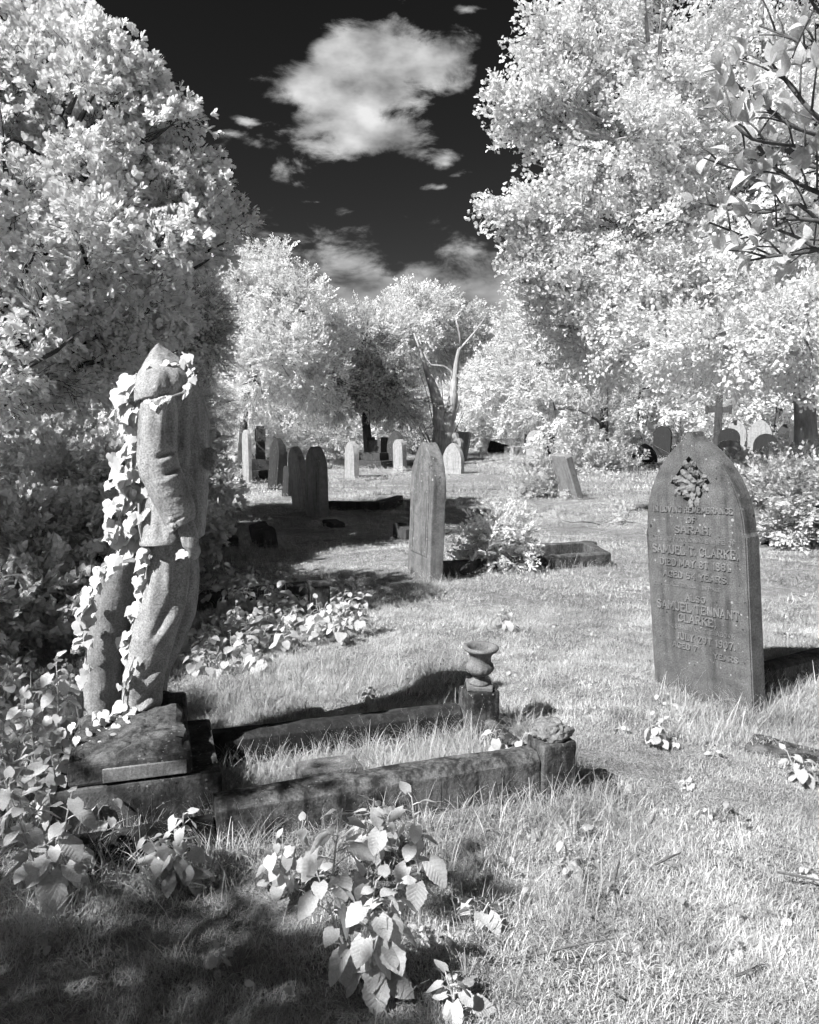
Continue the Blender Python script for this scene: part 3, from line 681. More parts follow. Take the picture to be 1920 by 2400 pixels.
# ---- the lettered stone at the right
GLY = {'A': [[(0, 0), (2, 6), (4, 0)], [(.8, 2), (3.2, 2)]], 'B': [[(.4, 0), (.4, 6)], [(.4, 6), (2.6, 6), (3.4, 5.2), (3.4, 3.9), (2.6, 3.2), (.4, 3.2)], [(2.6, 3.2), (3.8, 2.3), (3.8, .9), (2.8, 0), (.4, 0)]],
 'C': [[(3.8, 4.6), (3, 5.8), (1.4, 5.9), (.3, 4.4), (.3, 1.6), (1.4, .1), (3, .2), (3.8, 1.4)]], 'D': [[(.4, 0), (.4, 6)], [(.4, 6), (2.4, 6), (3.8, 4.4), (3.8, 1.6), (2.4, 0), (.4, 0)]],
 'E': [[(.4, 0), (.4, 6)], [(.4, 6), (3.6, 6), (3.6, 5)], [(.4, 3.1), (2.6, 3.1)], [(.4, 0), (3.7, 0), (3.7, 1)]], 'F': [[(.4, 0), (.4, 6)], [(.4, 6), (3.6, 6), (3.6, 5)], [(.4, 3.1), (2.6, 3.1)]],
 'G': [[(3.8, 4.6), (3, 5.8), (1.4, 5.9), (.3, 4.4), (.3, 1.6), (1.4, .1), (3, .2), (3.8, 1), (3.8, 2.6), (2.4, 2.6)]], 'H': [[(.5, 0), (.5, 6)], [(3.7, 0), (3.7, 6)], [(.5, 3), (3.7, 3)]], 'I': [[(.8, 0), (.8, 6)]],
 'J': [[(2.2, 6), (2.2, 1.2), (1.4, .2), (.3, .8)]], 'K': [[(.4, 0), (.4, 6)], [(3.8, 6), (.5, 2.6)], [(1.6, 3.6), (4, 0)]], 'L': [[(.4, 0), (.4, 6)], [(.4, 0), (3.5, 0), (3.5, 1.2)]],
 'M': [[(.4, 0), (.4, 6), (2.5, 1.2), (4.6, 6), (4.6, 0)]], 'N': [[(.4, 0), (.4, 6), (3.9, 0), (3.9, 6)]], 'O': [[(2.1, 6), (.6, 5), (.2, 3), (.6, 1), (2.1, 0), (3.6, 1), (4, 3), (3.6, 5), (2.1, 6)]],
 'P': [[(.4, 0), (.4, 6)], [(.4, 6), (2.7, 6), (3.6, 5), (3.6, 3.8), (2.7, 2.9), (.4, 2.9)]], 'Q': [[(2.1, 6), (.6, 5), (.2, 3), (.6, 1), (2.1, 0), (3.6, 1), (4, 3), (3.6, 5), (2.1, 6)], [(2.4, 1.4), (4, -.6)]],
 'R': [[(.4, 0), (.4, 6)], [(.4, 6), (2.7, 6), (3.6, 5), (3.6, 3.8), (2.7, 3), (.4, 3)], [(2, 3), (4, 0)]], 'S': [[(3.5, 4.8), (2.8, 5.9), (1.2, 5.9), (.4, 4.9), (.8, 3.7), (3, 2.5), (3.7, 1.3), (2.9, .1), (1.1, .1), (.3, 1.3)]],
 'T': [[(2, 0), (2, 6)], [(.1, 5), (.1, 6), (3.9, 6), (3.9, 5)]], 'U': [[(.4, 6), (.4, 1.4), (1.4, .1), (2.8, .1), (3.8, 1.4), (3.8, 6)]], 'V': [[(.1, 6), (2, 0), (3.9, 6)]], 'W': [[(0, 6), (1.4, 0), (2.7, 5), (4, 0), (5.4, 6)]],
 'X': [[(0, 0), (4, 6)], [(0, 6), (4, 0)]], 'Y': [[(.1, 6), (2, 3), (3.9, 6)], [(2, 3), (2, 0)]], '1': [[(1.6, 0), (1.6, 6), (.6, 5)]], '2': [[(.4, 4.7), (1.2, 5.9), (2.8, 5.9), (3.5, 4.7), (.4, 0), (3.7, 0), (3.7, .9)]],
 '4': [[(3, 0), (3, 6), (.2, 1.8), (4, 1.8)]], '5': [[(3.4, 6), (.8, 6), (.7, 3.4), (2.4, 3.7), (3.6, 2.4), (3.4, .8), (2, 0), (.4, .5)]], '7': [[(.3, 5), (.3, 6), (3.8, 6), (1.4, 0)]], '8': [[(2, 3.2), (.6, 4), (.6, 5.2), (2, 6), (3.4, 5.2), (3.4, 4), (2, 3.2), (.4, 2.2), (.4, .9), (2, 0), (3.6, .9), (3.6, 2.2), (2, 3.2)]],
 '9': [[(3.4, 3.6), (2, 2.7), (.6, 3.6), (.6, 5.1), (2, 6), (3.5, 5), (3.5, 2.4), (2.4, .2), (.9, .2)]], '0': [[(2, 6), (.7, 5), (.4, 3), (.7, 1), (2, 0), (3.3, 1), (3.6, 3), (3.3, 5), (2, 6)]], '.': [[(.2, 0), (.2, .6)]], ',': [[(.5, .6), (.1, -.8)]]}
def line_letters(text, xc, z, hgt, width, raise_=0.0045, bold=0.75):
    out = []
    adv = []; x = 0
    for ch in text:
        if ch == ' ': x += 2.6; continue
        wch = max(p[0] for s in GLY[ch] for p in s); adv.append((ch, x)); x += wch + 1.35
    tot = x - 1.35; k = hgt / 6; kx = width / tot; nn = 0
    for ch, x0 in adv:
        mb = MB(); out.append(mb)
        for s in GLY[ch]:
            for a, b in zip(s, s[1:]):
                A, B = Vector(((a[0] + x0) * kx, 0, a[1] * k)), Vector(((b[0] + x0) * kx, 0, b[1] * k)); d = B - A
                if d.length < 1e-6: continue
                d.normalize(); nrm = Vector((-d.z, 0, d.x)); thick = k * bold * (0.5 if abs(d.z) < .3 else .62)
                A -= d * thick * .5; B += d * thick * .5; y = -raise_ - 0.00004 * (nn % 17); nn += 1
                base = [A + nrm * thick, A - nrm * thick, B - nrm * thick, B + nrm * thick]
                q = [Vector((p.x + xc - width / 2, 0.002, p.z + z)) for p in base]; c = sum((p for p in q), Vector()) / 4
                top = [c + (p - c) * .82 for p in q]; top = [Vector((p.x, y, p.z)) for p in top]
                mb.add(q + top, [(0, 1, 5, 4), (1, 2, 6, 5), (2, 3, 7, 6), (3, 0, 4, 7), (4, 5, 6, 7)])
            for e in (s[0], s[-1]):
                if e[1] in (0, 6) and ch not in 'OQ089,.' and not (ch in 'BDPRE' and s is not GLY[ch][0]):
                    X0 = (e[0] + x0) * kx + xc - width / 2; Z0 = e[1] * k + z; hw, hh = .85 * kx, .17 * k; y = -raise_ - .0002 - 0.00004 * (nn % 17); nn += 1
                    mb.add([(X0 - hw, .002, Z0 - hh), (X0 + hw, .002, Z0 - hh), (X0 + hw, .002, Z0 + hh), (X0 - hw, .002, Z0 + hh), (X0 - hw, y, Z0 - hh), (X0 + hw, y, Z0 - hh), (X0 + hw, y, Z0 + hh), (X0 - hw, y, Z0 + hh)],
                           [(0, 1, 5, 4), (1, 2, 6, 5), (2, 3, 7, 6), (3, 0, 4, 7), (4, 5, 6, 7)])
    return out
cb = (at(1535, 1605) + at(1766, 1688)) / 2
cw = (at(1535, 1605) - at(1766, 1688)).length
clarke = thing('headstone', 'large pointed gravestone with raised lettering and a carved diamond of leaves', 'headstone', (cb.x, cb.y, 0), (R(3.2), R(-3.4), math.atan2(*reversed((at(1766, 1688) - at(1535, 1605)).to_2d()))))
CH = 1.455
pts = [(-cw / 2, -.3), (cw / 2, -.3), (cw / 2 + .004, .925), (cw / 2 - .006, .945)]
ca_ = cw / 2 - .006; ck_ = ((CH - .945) ** 2 - ca_ ** 2) / (2 * ca_); ct_ = math.acos(ck_ / (ca_ + ck_))
for i in range(1, 12): t = i / 11 * ct_; pts.append((-ck_ + (ca_ + ck_) * math.cos(t), 0.945 + (ca_ + ck_) * math.sin(t)))
pts[-1] = (0.03, CH - .008)
pts += [(0.02, CH + .022), (-.015, CH + .018), (-.025, CH - .008)] + [(-x, z) for x, z in reversed(pts[2:-1])]
sl = slab_bm(pts, .105)
work = mesh('w', sl.v, sl.f, 'clarke_stone')
DZ, DR = 1.20, .135
dia = []
for q in range(4):
    a0, a1 = q * math.pi / 2, (q + 1) * math.pi / 2
    for i in range(5):
        t = i / 5; rr_ = DR * (1.12 - .34 * math.sin(math.pi * t)); a = a0 + (a1 - a0) * t; dia.append((rr_ * math.cos(a) * .92, DZ + rr_ * math.sin(a)))
cut = MB(); n = len(dia); cut.add([(x, -.05, z) for x, z in dia] + [(x * .96, .022, (z - DZ) * .96 + DZ) for x, z in dia], [tuple(range(n)), tuple(range(2 * n - 1, n - 1, -1))] + [(i + n, (i + 1) % n + n, (i + 1) % n, i) for i in range(n)])
for mm in (work,):
    b_ = bmesh.new(); b_.from_mesh(mm); bmesh.ops.recalc_face_normals(b_, faces=b_.faces); bmesh.ops.bevel(b_, geom=[e for e in b_.edges if e.calc_face_angle(0) > 1.2], offset=.007, segments=2, affect='EDGES'); b_.to_mesh(mm); b_.free()
cm = mesh('w2', cut.v, cut.f, 'clarke_stone'); b_ = bmesh.new(); b_.from_mesh(cm); bmesh.ops.recalc_face_normals(b_, faces=b_.faces); b_.to_mesh(cm); b_.free()
co = link('cutter', cm); slab_me = evaluated(work, [('BOOLEAN', {'operation': 'DIFFERENCE', 'object': co, 'solver': 'EXACT'})]); bpy.data.objects.remove(co)
link('slab', slab_me, clarke)
# stepped shoulder moulding along the arch
rl = random.Random(4)
for k_, (a, r_, cnt) in enumerate(((.4, .022, 5), (.1, .062, 9), (.35, .102, 12))):
    for i in range(cnt):
        th_ = a + i * 2 * math.pi / cnt + rl.uniform(-.12, .12); L_ = (.055, .062, .056)[k_] * rl.uniform(.9, 1.15)
        if k_ == 2 and abs(math.cos(2 * th_)) < .42: continue
        x, z = r_ * math.cos(th_) * .92, DZ + r_ * math.sin(th_)
        v = []; f = []; sk = rl.uniform(-.35, .35)
        for s_ in range(8):      # a crisp carved leaf: sharp raised midrib, scalloped edge, curling tip
            t = s_ / 7; wd_ = .021 * (math.sin(math.pi * (.08 + .86 * t)) ** .8) * (1 + .2 * (-1) ** s_); pr = .015 - .022 * math.sin(math.pi * t * .8) - .012 * t * t
            for e in (-1, -.55, 0, .55, 1): v.append((wd_ * e + sk * .02 * t * t, pr + .017 * abs(e) ** 1.1 - .006 * (abs(e) > .9), (t - .5) * L_))
        for s_ in range(7):
            for e in range(4): q = s_ * 5 + e; f.append((q, q + 1, q + 6, q + 5))
        tw_ = th_ - math.pi / 2 + rl.uniform(-.5, .5)
        M = Matrix.Translation((x, 0, z)) @ Matrix.Rotation(-tw_, 4, 'Y'); v = xf(v, M)
        link('carved_leaf', mesh('carved_leaf', v, f, 'clarke_letter', False), clarke)
LINES = [('IN LOVING REMEMBRANCE', .0, .985, .030, .53), ('OF', .0, .93, .030, .06), ('SARAH,', .0, .872, .037, .24), ('THE AFFECTIONATE WIFE OF', .0, .823, .022, .54), ('SAMUEL T. CLARKE,', .0, .752, .045, .57),
         ('DIED MAY 8T 1881.', .0, .686, .037, .47), ('AGED 54 YEARS.', .0, .620, .032, .43), ('REQUIESCAT IN PACE', .0, .570, .019, .34), ('ALSO', .0, .497, .033, .13), ('SAMUEL TENNANT', .0, .434, .045, .55), ('CLARKE,', .0, .375, .042, .25),
         ('HUSBAND OF THE ABOVE', .02, .330, .023, .44), ('JULY 29T 1907.', .05, .272, .037, .38), ('AGED 7', -.09, .222, .028, .17), ('YEARS', .18, .205, .028, .15)]
for (tx, xc, z, hg, wd) in LINES:
    worn = hg < .027
    for mb in line_letters(tx, xc, z + .058, hg, wd, .0028 if worn else .0062, .9): mb.build('letter', 'clarke_letter', clarke)

# ---- the other stones, each where it stands
headstone('headstone', 'weathered pointed gravestone in mid view, face streaked by tree shadow', 980, 1356, 1035, .64, 'lancet', 'mid_stone', .14, R(-71), 2.0, 0, panel=True, fine=.05)
headstone('headstone', 'pale thin gravestone at the far end of the left row beside the stepped cross', 576, 1132, 1008, .5, 'round', 'pale_stone', .10, R(-60), 0)
headstone('headstone', 'dark gravestone with moulded edge tilting right, second in the left row', 637, 1148, 1024, .62, 'lancet', 'shaded_stone', .15, R(-60), 5, panel=True)
headstone('headstone', 'dark broad gravestone close behind the tilting moulded one', 655, 1132, 1036, .6, 'shouldered', 'shaded_stone', .11, R(-60), 1)
headstone('headstone', 'small dark gravestone leaning among the left row', 667, 1166, 1092, .34, 'flat', 'shaded_stone', .12, R(-60), 4)
headstone('headstone', 'sunlit gravestone leaning left in the left row', 700, 1200, 1050, .55, 'lancet', 'pale_stone', .13, R(-60), -6)
headstone('headstone', 'short grey gravestone leaning behind the sunlit leaning one', 708, 1190, 1080, .4, 'flat', 'dark_stone', .10, R(-60), -5)
headstone('headstone', 'dark broad gravestone nearest of the left row', 733, 1212, 1046, .58, 'lancet', 'grey_stone', .17, R(-60), -1, panel=True)
headstone('headstone', 'small pale gravestone peeping out behind the left row', 749, 1128, 1075, .35, 'round', 'pale_stone', .10, R(-62), -1)
headstone('headstone', 'tall pale gravestone standing alone beyond the left row', 819, 1122, 1033, .62, 'lancet', 'pale_stone', .17, R(-60), 0)
headstone('headstone', 'dark ivy-flecked gravestone under the far trees', 923, 1100, 1012, .9, 'lancet', 'dark_stone', .2, R(-55), 0)
headstone('headstone', 'pale gravestone beside the ivy-flecked dark one', 933, 1103, 1030, .5, 'round', 'pale_stone', .2, R(-50), -2)
headstone('headstone', 'pale pointed gravestone with carved roundel before the forked tree', 1058, 1110, 1036, .85, 'lancet', 'pale_stone', .16, R(-48), 1, panel=True)
headstone('headstone', 'pale gravestone leaning right beside the forked tree', 1072, 1082, 1010, .8, 'flat', 'pale_stone', .16, R(-48), 14)
headstone('headstone', 'grey ivy-topped gravestone leaning against the forked trunk', 1062, 1088, 1012, .6, 'broken', 'grey_stone', .16, R(-50), 10)
headstone('headstone', 'tallest dark pointed gravestone left of the forked tree', 1006, 1062, 980, .8, 'lancet', 'dark_stone', .2, R(-40), 0)
headstone('headstone', 'dark pointed gravestone left of the tallest one', 991, 1060, 990, .8, 'lancet', 'dark_stone', .2, R(-40), 0)
headstone('headstone', 'low dark gravestone leftmost of the shaded far three', 976, 1058, 1000, .8, 'round', 'dark_stone', .2, R(-40), 0)
headstone('headstone', 'dark leaning gravestone touching the forked trunk at left', 1019, 1072, 1005, .5, 'flat', 'dark_stone', .2, R(-40), 8)
headstone('headstone', 'sunlit grey gravestone under the right tree, paired with a black one', 1252, 1075, 1008, .9, 'round', 'pale_stone', .2, R(-40), 0)
headstone('headstone', 'narrow black gravestone right of the sunlit grey one', 1278, 1074, 1010, .75, 'round', 'black_granite', .2, R(-40), 0)
headstone('headstone', 'black round-topped gravestone half covered by ivy right of centre', 1549, 1076, 998, .85, 'round', 'black_granite', .16, R(-38), 3)
headstone('headstone', 'pale pointed gravestone behind the black ivy-touched one', 1573, 1052, 986, .95, 'lancet', 'pale_stone', .2, R(-35), 0)
headstone('headstone', 'low dark triangular slab left of the black ivy-touched stone', 1508, 1088, 1040, 1.0, 'lancet', 'dark_stone', .25, R(-30), 0)
headstone('headstone', 'scroll-shouldered white gravestone right behind the lettered one', 1697, 1185, 1028, .72, 'scroll', 'pale_stone', .14, R(-42), 4, panel=True)
headstone('headstone', 'dark round gravestone beside the tall cross', 1706, 1082, 1004, .9, 'round', 'black_granite', .16, R(-30), 0)
headstone('headstone', 'pale pointed gravestone just right of the tall cross', 1722, 1075, 984, .95, 'lancet', 'pale_stone', .16, R(-30), 0)
headstone('headstone', 'pale pointed gravestone farther right above the bramble', 1778, 1085, 984, .95, 'lancet', 'pale_stone', .16, R(-30), 0)
headstone('headstone', 'black round-topped gravestone above the bramble', 1792, 1090, 1016, .9, 'round', 'black_granite', .16, R(-30), 0)
headstone('headstone', 'small dark gravestone right of the two above the bramble', 1842, 1075, 995, .8, 'round', 'dark_stone', .16, R(-30), 0)
headstone('headstone', 'dark gravestone at the right edge in tree shade', 1894, 1078, 1000, .95, 'shouldered', 'black_granite', .16, R(-30), 0)
headstone('headstone', 'pale headstone leaning right, wrapped in ivy on its left', 1336, 1170, 1058, .55, 'flat', 'grey_stone', .15, R(-62), -21)
headstone('headstone', 'dark stone stub in the shade left of the streaked gravestone', 935, 1262, 1225, .35, 'broken', 'dark_stone', .15, R(-60), 3)
headstone('headstone', 'broken dark stone tilted in the shade right of the statue', 605, 1285, 1232, .32, 'broken', 'dark_stone', .2, R(-50), -10, bev=.02)
headstone('headstone', 'tiny broken stone in the shaded grass of mid view', 768, 1232, 1216, .4, 'broken', 'dark_stone', .2, R(-60), 0)

def cross(name, label, px, py, top, mat, arm, base_h, cx_w, rot, group=None, top_cut=False):
    b = at(px, py); h = (py - top) * b.y / F; b.z = float(gz(b.x, b.y))
    root = thing(name, label, 'cross', b, (0, 0, rot), group)
    mb = MB(); mb.box((-cx_w * 1.9, -cx_w * 1.5, -.2), (cx_w * 1.9, cx_w * 1.5, base_h * .5)); link('lower_step', bevelled_rough(mb, .015, .003, px, .12, mat), root)
    mb = MB(); mb.box((-cx_w * 1.3, -cx_w * 1.0, base_h * .5), (cx_w * 1.3, cx_w * 1.0, base_h)); link('upper_step', bevelled_rough(mb, .015, .003, px + 1, .12, mat), root)
    mb = MB(); mb.loft([[(x * s, y * s, z) for x, y in ((-1, -.8), (1, -.8), (1, .8), (-1, .8))] for s, z in ((cx_w * .62, base_h - .01), (cx_w * .5, h))]); link('shaft', bevelled_rough(mb, .012, .003, px + 2, .1, mat), root)
    za = h - (h - base_h) * .27; mb = MB(); mb.box((-arm, -cx_w * .36, za - cx_w * .45), (arm, cx_w * .36, za + cx_w * .45)); link('arms', bevelled_rough(mb, .012, .003, px + 3, .1, mat), root)
    for s in (-1, 1):
        mb = MB(); mb.box((s * arm - cx_w * .2, -cx_w * .5, za - cx_w * .7), (s * arm + cx_w * .2, cx_w * .5, za + cx_w * .7)); link('arm_end', bevelled_rough(mb, .01, .002, px + 4, .1, mat), root)
    return root
cross('stone_cross', 'tall dark stone cross on steps in the left row of graves', 612, 1126, 1000, 'dark_stone', .2, .58, .26, R(-75))
cross('stone_cross', 'tall dark cross under the right-hand tree behind the lettered stone', 1680, 1075, 928, 'dark_stone', .52, .45, .30, R(-25))
cross('stone_cross', 'small pale cross far off beside the straight trunk', 848, 1056, 1008, 'pale_stone', .45, .5, .35, R(-20))
cross('stone_cross', 'low dark cross with shoulders in the shade of the far trees', 882, 1098, 1040, 'dark_stone', .32, .55, .42, R(-40))

# ---- kerbs, slabs and fallen stones
def kerb_piece(root, name, a, b, wd, h, mat, chamfer=.03, sub=.06, amp=.004, ends=0.0):
    a, b = Vector(a), Vector(b); d = (b - a).normalized(); nr = Vector((-d.y, d.x, 0)); off = root.location
    prof = [(0, -.15), (wd, -.15), (wd, h - chamfer * .4), (wd - chamfer * .5, h), (chamfer, h), (0, h - chamfer)]
    mb = MB(); mb.loft([[tuple(p + nr * u + Vector((0, 0, z)) - off) for u, z in prof] for p in (a, b)])
    return link(name, bevelled_rough(mb, .006, amp, a.x * 3, sub, mat), root)
def ground_z(p): return float(gz(p.x, p.y))
plot = thing('grave_kerb', 'blackened stone kerb with corner posts enclosing the grassy grave before the statue', 'grave kerb', PO); plot['kind'] = 'thing'
def pp(u, v, z=0): return PO + EX * u + EY * v + Vector((0, 0, z))
kerb_piece(plot, 'near_kerb', pp(-1.28, 0), pp(-.003, 0), .12, .195, 'kerb_stone', .03, .03)
kerb_piece(plot, 'near_kerb', pp(-1.75, -.02), pp(-1.285, -.02), .12, .13, 'black_kerb', .05, .03)
kerb_piece(plot, 'far_kerb', pp(-1.5, .80), pp(-.02, .74), .10, .14, 'black_kerb', .03, .035)
kerb_piece(plot, 'foot_kerb', pp(.135, .16), pp(.135, .66), .08, .10, 'kerb_stone', .03, .04)
kerb_piece(plot, 'ground_course', pp(-.9, -.085), pp(-.2, -.075), .07, .028, 'rough_stone', .01, .05)
def post(u, v, wd, h, name):
    mb = MB(); mb.box((0, 0, -.15), (wd, wd, h)); M = Matrix.Translation(pp(u, v) - PO) @ Matrix.Rotation(PA, 4, 'Z'); mb.v = xf(mb.v, M)
    return link(name, bevelled_rough(mb, .014, .003, u * 9 + v, .03, 'kerb_stone'), plot)
p1 = post(.0, -.02, .15, .235, 'corner_post'); p2 = post(-.015, .655, .155, .235, 'corner_post')
def rock(name, c, r, seed, mat, parent=None, off=(0, 0, 0), sub=3):
    bm = bmesh.new(); bmesh.ops.create_icosphere(bm, subdivisions=sub, radius=1)
    for v in bm.verts:
        q = v.co * 1.3 + Vector((seed, seed * .7, 0)); k = 1 + .38 * mnoise.noise(q) + .18 * mnoise.noise(q * 2.7) + .08 * mnoise.noise(q * 7)
        v.co = Vector((c[0] + v.co.x * r[0] * k - off[0], c[1] + v.co.y * r[1] * k - off[1], c[2] + v.co.z * r[2] * k - off[2]))
    me = bpy.data.meshes.new(name); bm.to_mesh(me); bm.free(); me.materials.append(MAT[mat]); return link(name, me, parent)
rock('broken_finial', pp(.07, .05, .26), (.075, .065, .055), 3.3, 'rough_stone', plot, PO, 4)
# urn
uc = pp(.062, .732); uz = .237
urn = thing('stone_urn', 'weathered garden-style stone urn standing on the far corner post', 'urn', (uc.x, uc.y, uz), (R(3), R(2), 0))
mb = MB(); mb.box((-.062, -.062, 0), (.062, .062, .022)); link('foot_plate', bevelled_rough(mb, .006, .001, 2, .03, 'urn_stone'), urn)
def lathe(prof, n, mod=None):
    mb = MB(); mb.loft([[((r * (1 + (mod(k / n, z) if mod else 0))) * math.cos(2 * math.pi * k / n), (r * (1 + (mod(k / n, z) if mod else 0))) * math.sin(2 * math.pi * k / n), z) for k in range(n)] for r, z in prof]); return mb
lathe([(.05, .022), (.052, .03), (.042, .038), (.026, .046), (.026, .054), (.036, .06), (.030, .066)], 28).build('stem', 'urn_stone', urn, smooth=True)
bowl = lathe([(.028, .064), (.050, .074), (.064, .09), (.068, .104), (.064, .118), (.054, .130), (.050, .145), (.054, .165), (.066, .182), (.080, .19), (.086, .198), (.087, .206), (.078, .211), (.066, .208), (.056, .19), (.046, .165), (.02, .15)], 56, lambda q, z: .055 * abs(math.sin(q * 14 * math.pi)) - .03 if .07 < z < .12 else 0)
me = mesh('bowl', bowl.v, bowl.f, 'urn_stone', True); link('bowl', me, urn)
# small blocks and slabs lying about
def block(name, label, cat, px, py, z, size, rotz, mat, amp=.006, tilt=(0, 0), rel=None):
    c = at(px, py, z); o = thing(name, label, cat, (c.x, c.y, float(gz(c.x, c.y))), (R(tilt[0]), R(tilt[1]), R(rotz)))
    mb = MB(); mb.box((-size[0] / 2, -size[1] / 2, -.12), (size[0] / 2, size[1] / 2, size[2])); me = bevelled_rough(mb, .02, amp, px * .013, .05, mat)
    bpy.data.objects.remove(o); o = link(name, me); o.location = (c.x, c.y, float(gz(c.x, c.y))); o.rotation_euler = (R(tilt[0]), R(tilt[1]), R(rotz)); return tag(o, label, cat, kind='thing')
block('stone_block', 'lichen-spotted stone block sunk in the grass inside the kerbed grave', 'stone block', 772, 1830, .05, (.26, .15, .13), 20, 'rough_stone')
block('stone_slab', 'dark low slab lying in the grass beyond the left row', 'stone slab', 875, 1125, 0, (.75, .4, .14), 30, 'dark_stone')
block('stone_slab', 'flat grey slab half buried in grass at the right edge', 'stone slab', 1890, 1770, 0, (.5, .2, .02), -35, 'kerb_stone', tilt=(0, 4))
block('stone_block', 'pale chest-tomb end beside the tall pale stone', 'stone block', 797, 1098, 0, (1.0, .6, .35), 25, 'pale_stone')
block('stone_block', 'dark fallen block resting on the sunlit far tombs', 'stone block', 1172, 1064, 0, (1.3, .8, .55), 35, 'black_granite', .05, (12, 14))
block('stone_block', 'low pale tomb right of the dark fallen block', 'stone block', 1215, 1070, 0, (1.2, .8, .5), 28, 'pale_stone', .02)
block('stone_block', 'pale broad tomb behind the dark fallen block', 'stone block', 1160, 1048, 0, (2.6, 1.2, .6), 10, 'pale_stone', .02)
block('stone_block', 'small pale pedestal at the back of the sunlit far tombs', 'stone block', 1125, 1040, 0, (.9, .9, 1.0), 20, 'pale_stone', .02)
block('stone_block', 'small round black stone near the forked tree', 'stone block', 1095, 1052, 0, (.8, .6, .6), 20, 'black_granite', .08)
def kerb_run(label, pts, wd, h, mat, z=0.0):
    P = [at(px, py, z) for px, py in pts]; o = thing('grave_kerb', label, 'grave kerb', (P[0].x, P[0].y, 0)); o['kind'] = 'thing'
    for i in range(len(P) - 1):
        a, b = P[i].copy(), P[i + 1].copy(); a.z = b.z = 0
        kerb_piece(o, 'kerb_stone', a, b, wd, h, mat, .02, .12)
    return o
kerb_run('rectangular kerb overgrown by the white-leaved shrub beside the streaked gravestone', [(1030, 1355), (1432, 1327), (1385, 1296), (1110, 1312)], .13, .15, 'plinth_stone')
kerb_run('low dark kerb running behind the statue towards a dark post', [(462, 1432), (735, 1402)], .12, .14, 'plinth_stone')
kerb_run('dark kerb with low corner in shade behind the left row', [(752, 1195), (890, 1198), (945, 1180)], .14, .16, 'dark_stone')
kerb_run('shadowed kerb leaving the right edge behind the lettered stone', [(1792, 1640), (1960, 1590)], .12, .17, 'plinth_stone')
kerb_run('thin dark kerb end in the grass right of the broken post', [(1385, 1858), (1440, 1868)], .08, .03, 'kerb_stone')
kerb_run('dark kerb in the shade of the thicket right of the statue', [(470, 1290), (560, 1283)], .14, .14, 'dark_stone')
b = at(746, 1452); sp_ = thing('stone_post', 'dark square kerb post with a hollow top behind the statue', 'stone post', (b.x, b.y, 0), (0, R(2), R(25)))
mb = MB(); mb.box((-.07, -.07, -.1), (.07, .07, .27)); link('shaft', bevelled_rough(mb, .015, .006, 5, .04, 'plinth_stone'), sp_)
mb = MB(); mb.box((-.08, -.08, .272), (.08, .08, .31)); link('cap', bevelled_rough(mb, .01, .006, 7, .04, 'plinth_stone'), sp_)

# ------------------------------------------------------------------ the headless statue
SY = 3.40
sb = at(400, 1880, 0); stat = thing('headless_statue', 'headless stone figure in a long coat beside a carved stump, draped with ivy', 'statue', (-0.98, SY, 0))
SO = stat.location.copy()
def S(px, py, dy=0.0): return atY(px, py, SY + dy)
def ring_h(py, xl, xr, ry, yc=0.0, n=40, p=2.3):
    a, b = S(xl, py, yc), S(xr, py, yc); c = (a + b) / 2; rx = (b.x - a.x) / 2; out = []
    for k in range(n):
        t = 2 * math.pi * k / n; ct, st = math.cos(t), math.sin(t)
        out.append((c.x + rx * math.copysign(abs(ct) ** (2 / p), ct), c.y + ry * math.copysign(abs(st) ** (2 / p), st), c.z))
    return out
def catmull(rows, m):
    rows = np.array(rows, float); n = len(rows); out = []
    for q in np.linspace(0, n - 1, m):
        i = min(int(q), n - 2); t = q - i; p0, p1, p2, p3 = rows[max(i - 1, 0)], rows[i], rows[i + 1], rows[min(i + 2, n - 1)]
        out.append(.5 * ((2 * p1) + (p2 - p0) * t + (2 * p0 - 5 * p1 + 4 * p2 - p3) * t * t + (3 * p1 - p0 - 3 * p2 + p3) * t ** 3))
    return out
